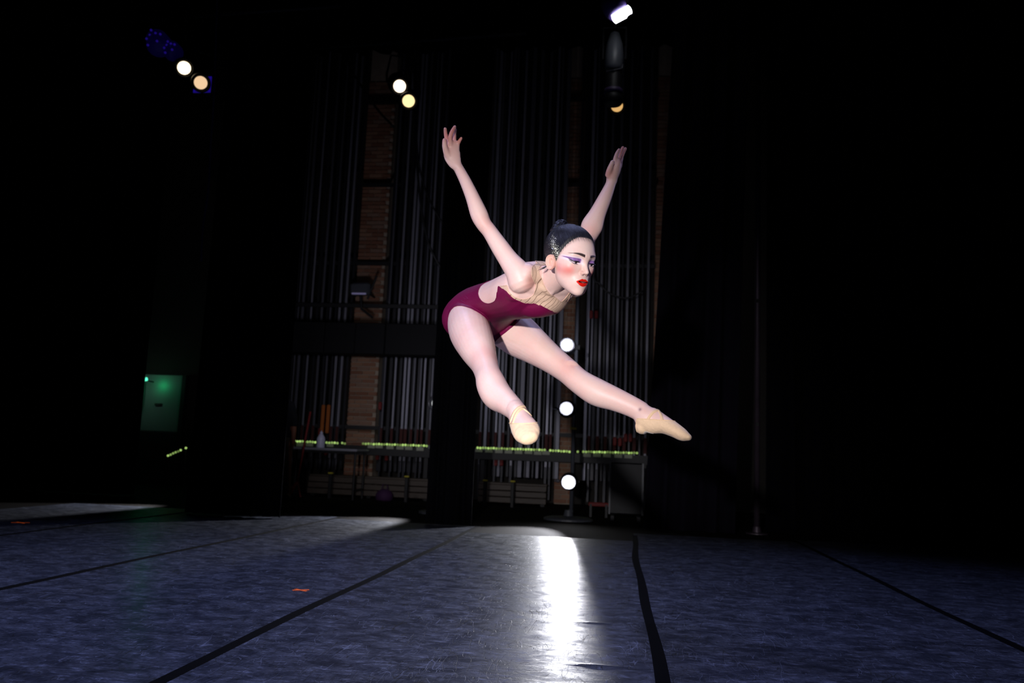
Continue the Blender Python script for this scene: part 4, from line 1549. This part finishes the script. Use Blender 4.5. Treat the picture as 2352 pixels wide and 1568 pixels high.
# --- eyes
for sx in (1, -1):
    vs, cs = [], []
    gz = np.array([.30, .88, -.42]); gz = gz / np.linalg.norm(gz)
    nu, nv = 32, 24
    for j in range(nv + 1):
        t = math.pi * j / nv
        for i in range(nu):
            q = 2 * math.pi * i / nu
            dv = np.array([math.sin(t) * math.cos(q), math.cos(t), math.sin(t) * math.sin(q)])
            vs.append(np.array([sx * .0335, .0662, -.0015]) + dv * .0125)
            an = math.acos(max(-1, min(1, float(dv @ gz))))
            cs.append(srgb(12, 8, 8) if an < .55 else (srgb(40, 24, 18) if an < .66 else srgb(160, 150, 152)))
    eo = pydata('eye', h2w(np.array(vs)), grid_faces(nv + 1, nu), vcol_mat('eye', .25, .4), DANCER, True)
    set_cols(eo.data, np.array(cs))
    # lashes along the upper lid
    lv, lf = [], []
    nl = 26
    for i in range(nl):
        x = .0210 + .028 * i / (nl - 1)
        k = (x - .034) / .0145
        z = -.0030 + .0016 * (1 - k * k) + .004 * max(0, k - .4)
        lv += [(sx * x, 0, z), (sx * (x + .003 * k + .001), 0, z - .0012 * (1 - .6 * k * k))]
    L0 = np.array(lv)
    # depth of the lid surface at each lash root
    ys = np.linspace(.10, .05, 120)
    yy = np.zeros(len(L0))
    for i in range(0, len(L0), 2):
        pts = np.stack([np.full(120, L0[i, 0]), ys, np.full(120, L0[i, 2])], -1)
        s = head_sdf(pts)
        yy[i] = ys[np.argmax(s < 0)] - .0004
        yy[i + 1] = yy[i] + .0042 * math.sqrt(max(0, 1 - abs(i / len(L0) * 2 - 1.2) ** 2 * .6))
    L0[:, 1] = yy
    for i in range(nl - 1):
        lf.append((2 * i, 2 * i + 1, 2 * i + 3, 2 * i + 2))
    L1 = L0.copy(); L1[::2, 2] += .0006; L1[1::2, 2] += .0002
    n0 = len(L0)
    lf2 = lf + [tuple(k + n0 for k in reversed(f)) for f in lf] + [(2 * i + 1, 2 * i + 1 + n0, 2 * i + 3 + n0, 2 * i + 3) for i in range(nl - 1)]
    pydata('eyelashes', h2w(np.vstack([L0, L1])), lf2, M_LASH, DANCER)

# --- hair: combed back cap, bun, loose strands, glitter
BUN = np.array([.000, -.072, .088])
bd = BUN / np.linalg.norm(BUN)
u1 = np.cross(bd, [1, 0, 0]); u1 /= np.linalg.norm(u1)
u2 = np.cross(bd, u1)
q = HP - np.array([0, -.01, .03])
psi = np.arctan2(q @ u2, q @ u1)
rad_b = np.linalg.norm(HP - BUN, axis=1)
rel = np.zeros(len(HP))
for k, a_ in ((37, .5), (61, .6), (97, .5), (143, .35)):
    rel += a_ * np.sin(psi * k + k * 1.7 + 1.5 * np.sin(psi * 7))
hoff = .0008 + .0030 * sstep(-.001, .018, hf) + .00025 * rel * sstep(.0, .01, hf) * sstep(.02, .05, rad_b)
HN_loc = normals_np(HP, np.vstack([HF[:, :3], HF[:, [0, 2, 3]]]))
if (HN_loc * DIRS).sum(1).mean() < 0: HN_loc = -HN_loc
HT = np.vstack([HF[:, :3], HF[:, [0, 2, 3]]])
if flip < 0: HT = HT[:, ::-1]
hv, hn, ht = clip_mesh(np.hstack([HP, hoff[:, None], psi[:, None]]), np.hstack([HN_loc, hoff[:, None] * 0, hoff[:, None] * 0]), HT, hf)
hpsi = hv[:, 4]
hoff2 = hv[:, 3]; hv = hv[:, :3]; hn = hn[:, :3]
hair_o, hbe, _ = cloth('hair', h2w(hv), hn @ HM, ht, hoff2, M_HAIR, DANCER)
fa = hair_o.data.attributes.new('strand', 'FLOAT', 'POINT')
fo = np.zeros(len(hair_o.data.vertices), dtype=np.float32); fo[:len(hpsi)] = hpsi
fa.data.foreach_set('value', fo)
nt = M_HAIR.node_tree
at = nt.nodes.new('ShaderNodeAttribute'); at.attribute_name = 'strand'
nz = nt.nodes.new('ShaderNodeTexNoise'); nz.noise_dimensions = '1D'; nz.inputs['Scale'].default_value = 38; nz.inputs['Detail'].default_value = 6; nz.inputs['Roughness'].default_value = .7
nt.links.new(at.outputs['Fac'], nz.inputs['W'])
bp = nt.nodes.new('ShaderNodeBump'); bp.inputs['Strength'].default_value = .55; bp.inputs['Distance'].default_value = .0025
nt.links.new(nz.outputs['Fac'], bp.inputs['Height']); nt.links.new(bp.outputs[0], nt.nodes['Principled BSDF'].inputs['Normal'])
mr = nt.nodes.new('ShaderNodeMapRange'); mr.inputs[1].default_value = .3; mr.inputs[2].default_value = .7; mr.inputs[3].default_value = .25; mr.inputs[4].default_value = .55
nt.links.new(nz.outputs['Fac'], mr.inputs[0]); nt.links.new(mr.outputs[0], nt.nodes['Principled BSDF'].inputs['Roughness'])
bb = MB()
nb = 40
vs, fs = [], []
for j in range(25):
    t = math.pi * j / 24
    for i in range(64):
        qq = 2 * math.pi * i / 64
        sw = .0012 * math.sin(6 * qq + 9 * t) + .0008 * math.sin(15 * qq - 12 * t)
        r_ = .031 + sw + .004 * math.sin(3 * t + qq)
        loc = BUN + bd * (.012 + r_ * .78 * math.cos(t)) + (u1 * math.cos(qq) + u2 * math.sin(qq)) * r_ * 1.05 * max(math.sin(t), .02)
        vs.append(loc)
bun = pydata('hair_bun', h2w(np.array(vs)), [tuple(f) for f in grid_faces(25, 64).tolist()], M_HAIR, hair_o, True)
st = MB()
for k in range(9):
    p0 = np.array([-.056 - .001 * k, -.046 + .002 * (k % 3), -.034 - .001 * k])
    p1 = p0 + np.array([-.006, -.008, -.006]) + RNG.normal(size=3) * .0012
    p2 = p1 + np.array([-.004, -.010, -.004 - .006 * (k % 2)]) + RNG.normal(size=3) * .002
    pts = catmull([p0, p1, p2], 6)
    st.tube([Vector(v) for v in h2w(np.array(pts))], [.0009 * (1 - .8 * i / (len(pts) - 1)) for i in range(len(pts))], 5)
st.build('hair_strands', M_HAIR, hair_o, True)
gl = MB()
M_GLIT = mat('glitter', (.90, .90, .72), .2, .2, .8)
for k in range(420):
    a_ = -math.radians(RNG.normal(84, 14)); z_ = RNG.normal(.021, .011) - .25 * (math.degrees(-a_) - 86) / 86 * .0
    z_ += (math.degrees(-a_) - 84) * .0010
    dv = np.array([math.sin(a_), math.cos(a_), 0])
    p_ = np.array([dv[0] * .06, dv[1] * .06, z_])
    dr = p_ - H_ORG; dr /= np.linalg.norm(dr)
    t_ = trace(dr[None], H_ORG, head_sdf)[0]
    ph = H_ORG + dr * (t_ + .0058)
    if hair_field(ph[None])[0] < -.012: continue
    s_ = RNG.uniform(.0005, .0013)
    rv = RNG.normal(size=3); rv -= rv @ dr * dr * .7; rv /= np.linalg.norm(rv)
    e1_ = np.cross(dr + .5 * RNG.normal(size=3), rv); e1_ /= np.linalg.norm(e1_)
    e2_ = np.cross(e1_, dr)
    c_ = h2w(ph[None])[0]
    E1, E2, E3 = e1_ @ HM * s_, e2_ @ HM * s_, dr @ HM * s_ * .4
    gl.add([c_ + E1, c_ + E2, c_ - E1, c_ - E2, c_ + E3, c_ - E3], [(0, 1, 4), (1, 2, 4), (2, 3, 4), (3, 0, 4), (1, 0, 5), (2, 1, 5), (3, 2, 5), (0, 3, 5)])
g_o = gl.build('hair_glitter', M_GLIT, hair_o)
g_o['kind'] = 'stuff'
tag(g_o, 'silver glitter sprayed over the temple')

# --- leotard: cut out of the body surface
near = np.linalg.norm(BV - A3(P(1165, 690, 3.1)), axis=1) < .48
sd = np.full(len(BV), 1.0)
GUIDE = torso_mesh(.004)
sd[near] = np.minimum(sgn_dist(BV[near], GUIDE), sgn_dist(BV[near], chain([(a_, b_, c_, r_ + .004) for a_, b_, c_, r_ in CROTCH])))
bt_, bl_, bf_ = body_coords(BV)
ang = np.degrees(np.arctan2(np.abs(bl_), bf_))
f_leg = .010 - sd + 1.5 * np.clip(bt_ - .42, 0, .05)
an_ = np.abs(ang - 180) / 108
cut = np.where(bt_ < .430, 1 - np.clip((.430 - bt_) / .125, 0, 9) ** 2.5 - an_ ** 2.5, 1 - np.clip((bt_ - .430) / .100, 0, 9) ** 3.3 - an_ ** 2.5)
f_cut = -cut * .06
f_arm = np.full(len(BV), 9.)
for sh_, el_ in ((R_SH, R_EL), (L_SH, L_EL)):
    ds_, ts_ = seg_dist(BV, sh_, el_)
    f_arm = np.minimum(f_arm, ds_ - .044 - .080 * sstep(.0, .35, ts_))
def stadium(c0, c1, ax_, r_):
    # distance to a rounded slot that is swept along one axis
    ax_ = A3(ax_)
    al_ = (BV - A3(c0)) @ ax_
    fl_ = BV - al_[:, None] * ax_
    b0, b1 = A3(c0), A3(c1)
    b1 = b1 - ((b1 - b0) @ ax_) * ax_
    return seg_dist(fl_, b0, b1)[0] - r_, al_


for c0_, c1_, ax_, r_, sg_ in ((P(1197, 653, 2.86), P(1192, 610, 2.86), camdir(-.38, .05, -.92), .0490, -1), (L_SH, L_SH + camdir(0, 1, 0) * .06, camdir(.8, .2, .5), .050, 1)):
    dd_, al_ = stadium(c0_, c1_, ax_, r_)
    f_arm = np.where((sg_ * bl_ > 0) & (al_ > -.05), np.minimum(f_arm, dd_), f_arm)
# neckline: a tilted plane round the base of the neck
np_ = np.array([A3(P(*q)) for q in ((1249, 640, 2.849), (1254, 664, 2.858), (1266, 685, 2.881), (1284, 687, 2.935), (1298, 679, 2.950), (1245, 617, 2.880))])
pc_ = np_.mean(0)
pn_ = np.linalg.svd(np_ - pc_)[2][2]
if pn_ @ A3(NECK1 - NECK0) < 0: pn_ = -pn_
f_neck = np.maximum(-((BV - pc_) @ pn_), seg_dist(BV, NECK0, NECK1)[0] - .084)
tb = np.interp(ang, [0, 15, 33, 45, 60, 72, 80, 90, 100, 180], [.586, .583, .573, .559, .552, .547, .538, .512, .500, .495])
f_top = bt_ - tb
f_near = .46 - np.linalg.norm(BV - A3(P(1165, 690, 3.1)), axis=1)
base = np.minimum.reduce([f_leg, f_cut, f_arm, f_near])
LEO = []
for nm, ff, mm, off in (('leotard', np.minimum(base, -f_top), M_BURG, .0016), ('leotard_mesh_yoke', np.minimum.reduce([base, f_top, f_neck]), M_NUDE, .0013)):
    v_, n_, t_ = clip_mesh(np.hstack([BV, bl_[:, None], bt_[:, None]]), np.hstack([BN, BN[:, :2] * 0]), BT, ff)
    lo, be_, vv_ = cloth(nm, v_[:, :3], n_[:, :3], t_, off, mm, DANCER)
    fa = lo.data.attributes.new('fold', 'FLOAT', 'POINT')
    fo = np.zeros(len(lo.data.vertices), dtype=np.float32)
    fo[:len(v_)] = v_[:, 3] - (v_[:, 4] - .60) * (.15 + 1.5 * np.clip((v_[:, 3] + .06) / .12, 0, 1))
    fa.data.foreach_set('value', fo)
    piping('piping', be_, vv_, .0012, mm, lo)
tag(bpy.data.objects['leotard_mesh_yoke'], 'nude mesh yoke with fine pleats')
# fine pleats of the mesh yoke
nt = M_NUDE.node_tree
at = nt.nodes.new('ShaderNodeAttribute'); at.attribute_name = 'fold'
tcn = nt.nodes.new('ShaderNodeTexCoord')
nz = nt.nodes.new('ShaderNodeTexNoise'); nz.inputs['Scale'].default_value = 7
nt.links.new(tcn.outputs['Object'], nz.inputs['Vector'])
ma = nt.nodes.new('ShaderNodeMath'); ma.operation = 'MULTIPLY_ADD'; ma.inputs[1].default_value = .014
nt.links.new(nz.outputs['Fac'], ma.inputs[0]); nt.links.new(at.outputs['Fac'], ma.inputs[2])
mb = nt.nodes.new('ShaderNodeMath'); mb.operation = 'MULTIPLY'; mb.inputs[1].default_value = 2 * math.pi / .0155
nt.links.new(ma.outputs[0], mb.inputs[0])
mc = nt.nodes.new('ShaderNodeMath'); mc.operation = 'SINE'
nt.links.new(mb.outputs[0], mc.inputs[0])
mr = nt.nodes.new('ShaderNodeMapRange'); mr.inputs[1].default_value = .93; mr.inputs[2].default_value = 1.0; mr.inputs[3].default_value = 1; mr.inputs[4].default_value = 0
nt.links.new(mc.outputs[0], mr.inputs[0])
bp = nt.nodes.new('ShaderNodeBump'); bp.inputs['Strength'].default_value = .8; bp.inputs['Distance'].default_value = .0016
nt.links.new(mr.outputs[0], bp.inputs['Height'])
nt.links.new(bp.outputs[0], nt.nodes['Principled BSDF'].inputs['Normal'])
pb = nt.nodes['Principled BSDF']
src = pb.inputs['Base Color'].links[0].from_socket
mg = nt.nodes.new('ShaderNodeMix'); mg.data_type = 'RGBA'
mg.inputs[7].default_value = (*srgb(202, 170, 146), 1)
mg.inputs[6].default_value = (*srgb(112, 82, 66), 1)  # shade of the pleat grooves, painted in as darker lines
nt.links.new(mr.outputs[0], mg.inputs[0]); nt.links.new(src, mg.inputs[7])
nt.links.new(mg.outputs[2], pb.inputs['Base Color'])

# --- ballet slippers with elastic straps and suede soles
def slipper(axis_a, axis_b, plantar, p0, tilt, straps, sole_c, ankle_r):
    a = (axis_b - axis_a).normalized()
    pl = (plantar - a * plantar.dot(a)).normalized()
    n = (pl * math.cos(tilt) + a * math.sin(tilt)).normalized()
    ff = np.minimum((BV - A3(p0)) @ A3(n), ankle_r - np.linalg.norm(BV - A3((axis_a + axis_b) / 2 + a * .015), axis=1))
    v_, n_, t_ = clip_mesh(BV, BN, BT, ff)
    so, be_, vv_ = cloth('ballet_slipper', v_, n_, t_, .0018, M_SLIP, DANCER)
    piping('binding', be_, vv_, .0016, M_ELAS, so)
    for st_ in straps:
        pts = catmull(st_, 6)
        H, NN = [], []
        for q_ in pts:
            co, no, i_, d_ = BODY_BVH.ray_cast(CAM_P, ray(q_[0], q_[1]).normalized())
            if co is None:
                co, no, i_, d_ = BODY_BVH.find_nearest(P(q_[0], q_[1], 2.55 if q_[0] < 1300 else 3.05))
            H.append(co); NN.append(no)
        vs_, fs_ = [], []
        for i, (c_, n1) in enumerate(zip(H, NN)):
            tg = (H[min(i + 1, len(H) - 1)] - H[max(i - 1, 0)]).normalized()
            sd_ = tg.cross(n1).normalized() * .0055
            for o_, h_ in ((-1, -.001), (-.85, .0022), (.85, .0022), (1, -.001)):
                vs_.append(c_ + sd_ * o_ + n1 * h_)
        for i in range(len(H) - 1):
            for k in range(3):
                fs_.append((i * 4 + k, i * 4 + k + 1, i * 4 + k + 5, i * 4 + k + 4))
        pydata('elastic_strap', vs_, fs_, M_ELAS, so, True)
    cs, rs = sole_c
    q = BV - A3(cs)
    fs_ = 1 - np.sqrt(((q @ A3(a)) / rs[0]) ** 2 + ((q @ A3(pl)) / .012) ** 2 + ((q @ A3(a.cross(pl))) / rs[1]) ** 2)
    v_, n_, t_ = clip_mesh(BV, BN, BT, np.minimum(fs_, ff))
    if len(t_) > 4:
        cloth('sole_patch', v_, n_, t_, .0030, M_SOLE, so)
    return so


sl = slipper(P(1188, 945, 2.58), P(1216, 1008, 2.41), camdir(-.15, -.45, .85), P(1202, 972, 2.475), math.radians(24),
             [[(1172, 968), (1181, 947), (1192, 936), (1206, 932)], [(1177, 973), (1186, 950), (1199, 938), (1211, 945), (1222, 957)]],
             (P(1190, 975, 2.56), (.05, .03)), .125)
tag(sl, 'near slipper, brightly lit')
sl = slipper(P(1478, 950, 3.075), P(1588, 1004, 2.99), camdir(-.4, -.9, 0), P(1505, 965, 3.05), math.radians(22),
             [[(1488, 962), (1500, 947), (1514, 940)], [(1521, 964), (1517, 950), (1511, 940)]],
             (P(1490, 995, 3.06), (.030, .022)), .125)
tag(sl, 'far slipper, in shade')

LEO_O = bpy.data.objects['leotard']
for k, sm in enumerate(([(1047, 701), (1056, 692), (1066, 688), (1078, 687), (1099, 684)], [(1055, 688), (1062, 692), (1070, 697)], [(1058, 679), (1066, 685), (1074, 691)], [(1067, 678), (1073, 684), (1078, 689)])):
    pts = []
    for q_ in catmull(sm, 5):
        co, no, i_, d_ = BODY_BVH.ray_cast(CAM_P, ray(q_[0], q_[1]).normalized())
        if co is not None: pts.append(co + no * .0012)
    if len(pts) > 3:
        nn = len(pts)
        MB().tube(pts, [.0016 * (1 - .6 * abs(2 * i / (nn - 1) - 1)) for i in range(nn)], 6).build('seam' if k == 0 else 'crease', M_BURG, LEO_O, True)

# --- a stagehand standing in the dark of the left wing
D_ = 11.45
sp = [chain([(646, 902, D_, .055), (646, 890, D_, .078), (646, 881, D_, .080), (646, 876, D_, .060)]), chain([(646, 918, D_, .060), (646, 902, D_, .052)]),
      limb([(629, 918, 667, 919, D_, .16), (624, 930, 673, 932, D_, .22), (628, 960, 670, 962, D_, .22), (632, 985, 667, 987, D_, .20), (630, 1008, 668, 1010, D_, .23), (632, 1022, 667, 1024, D_, .21)])]
for sx in (-1, 1):
    cx = 649 + sx * 9
    sp.append(chain([(cx, 1015, D_, .085), (cx + sx * 1, 1060, D_, .066), (cx + sx * 1, 1085, D_, .058), (cx + sx, 1125, D_, .046), (cx + sx, 1134, D_ - .02, .045)]))
    sp.append(chain([(cx + sx, 1133, D_ + .04, .042), (cx + sx, 1136, D_ - .06, .045), (cx + sx * 2, 1138, D_ - .17, .032)]))
    ax = 649 + sx * 22
    sp.append(chain([(649 + sx * 18, 926, D_, .055), (ax + sx * 2, 950, D_ + .01, .046), (ax + sx * 4, 975, D_ - .01, .040), (ax + sx * 3, 1003, D_ - .06, .032), (ax + sx * 3, 1012, D_ - .07, .034)]))
    for k in range(4):
        sp.append(chain([(ax + sx * 3, 1010, D_ - .10 + .022 * k, .012), (ax + sx * 3, 1019, D_ - .105 + .022 * k, .010), (ax + sx * 2, 1026 - abs(k - 1.5), D_ - .11 + .022 * k, .008)]))
    sp.append(chain([(ax + sx * 2, 1008, D_ - .10, .013), (ax, 1015, D_ - .13, .010), (ax - sx, 1019, D_ - .135, .009)]))
sp.append(chain([(646, 890, D_ - .075, .012), (646, 893.5, D_ - .092, .012)]))
SV, ST, SE, SQ = remeshed(sp, .0085)
SV = smooth_np(SV, SE, [.5] * 4)
SN = normals_np(SV, ST)
base_z = SV[:, 2].min()
SV[:, 2] -= base_z - .002
zz = SV[:, 2]
HAND = empty('person', Vector((float(SV[:, 0].mean()), float(SV[:, 1].mean()), 0)), 'stagehand in black shirt and khaki trousers standing in the dark left wing', 'person')
M_SKIN2 = mat('shaded_skin', srgb(170, 110, 84), .6)
M_SHIRT = noisy(mat('black_shirt', (.006, .007, .012), .9), 20, .3, .2)
M_KHAKI = noisy(mat('khaki_trousers', (.10, .082, .050), .85), 30, .2, .2)
M_SHOE = mat('dark_shoe', (.01, .01, .012), .5)
pydata('body', SV, [tuple(q) for q in SQ], M_SKIN2, HAND, True)
hz = float(zz.max())
cx_ = float(P(646, 950, D_).x)
torso = np.abs(SV[:, 0] - cx_) < .135
f_tr = np.minimum(np.where(torso, .89 - zz, -.05), zz - .055)
f_sh = np.minimum(np.where(torso, zz - .86, zz - 1.02), hz - .265 - zz)
f_so = .075 - zz
f_ha = np.minimum(zz - (hz - .15) + (SV[:, 1] - float(P(646, 885, D_).y)) * .9, 1.0 + 0 * zz)
for nm, ff, mm, off in (('trousers', f_tr, M_KHAKI, .010), ('shirt', f_sh, M_SHIRT, .013), ('shoes', f_so, M_SHOE, .006), ('hair', f_ha, M_HAIR, .008)):
    v_, n_, t_ = clip_mesh(SV, SN, ST, ff)
    cloth(nm, v_, n_, t_, off, mm, HAND)
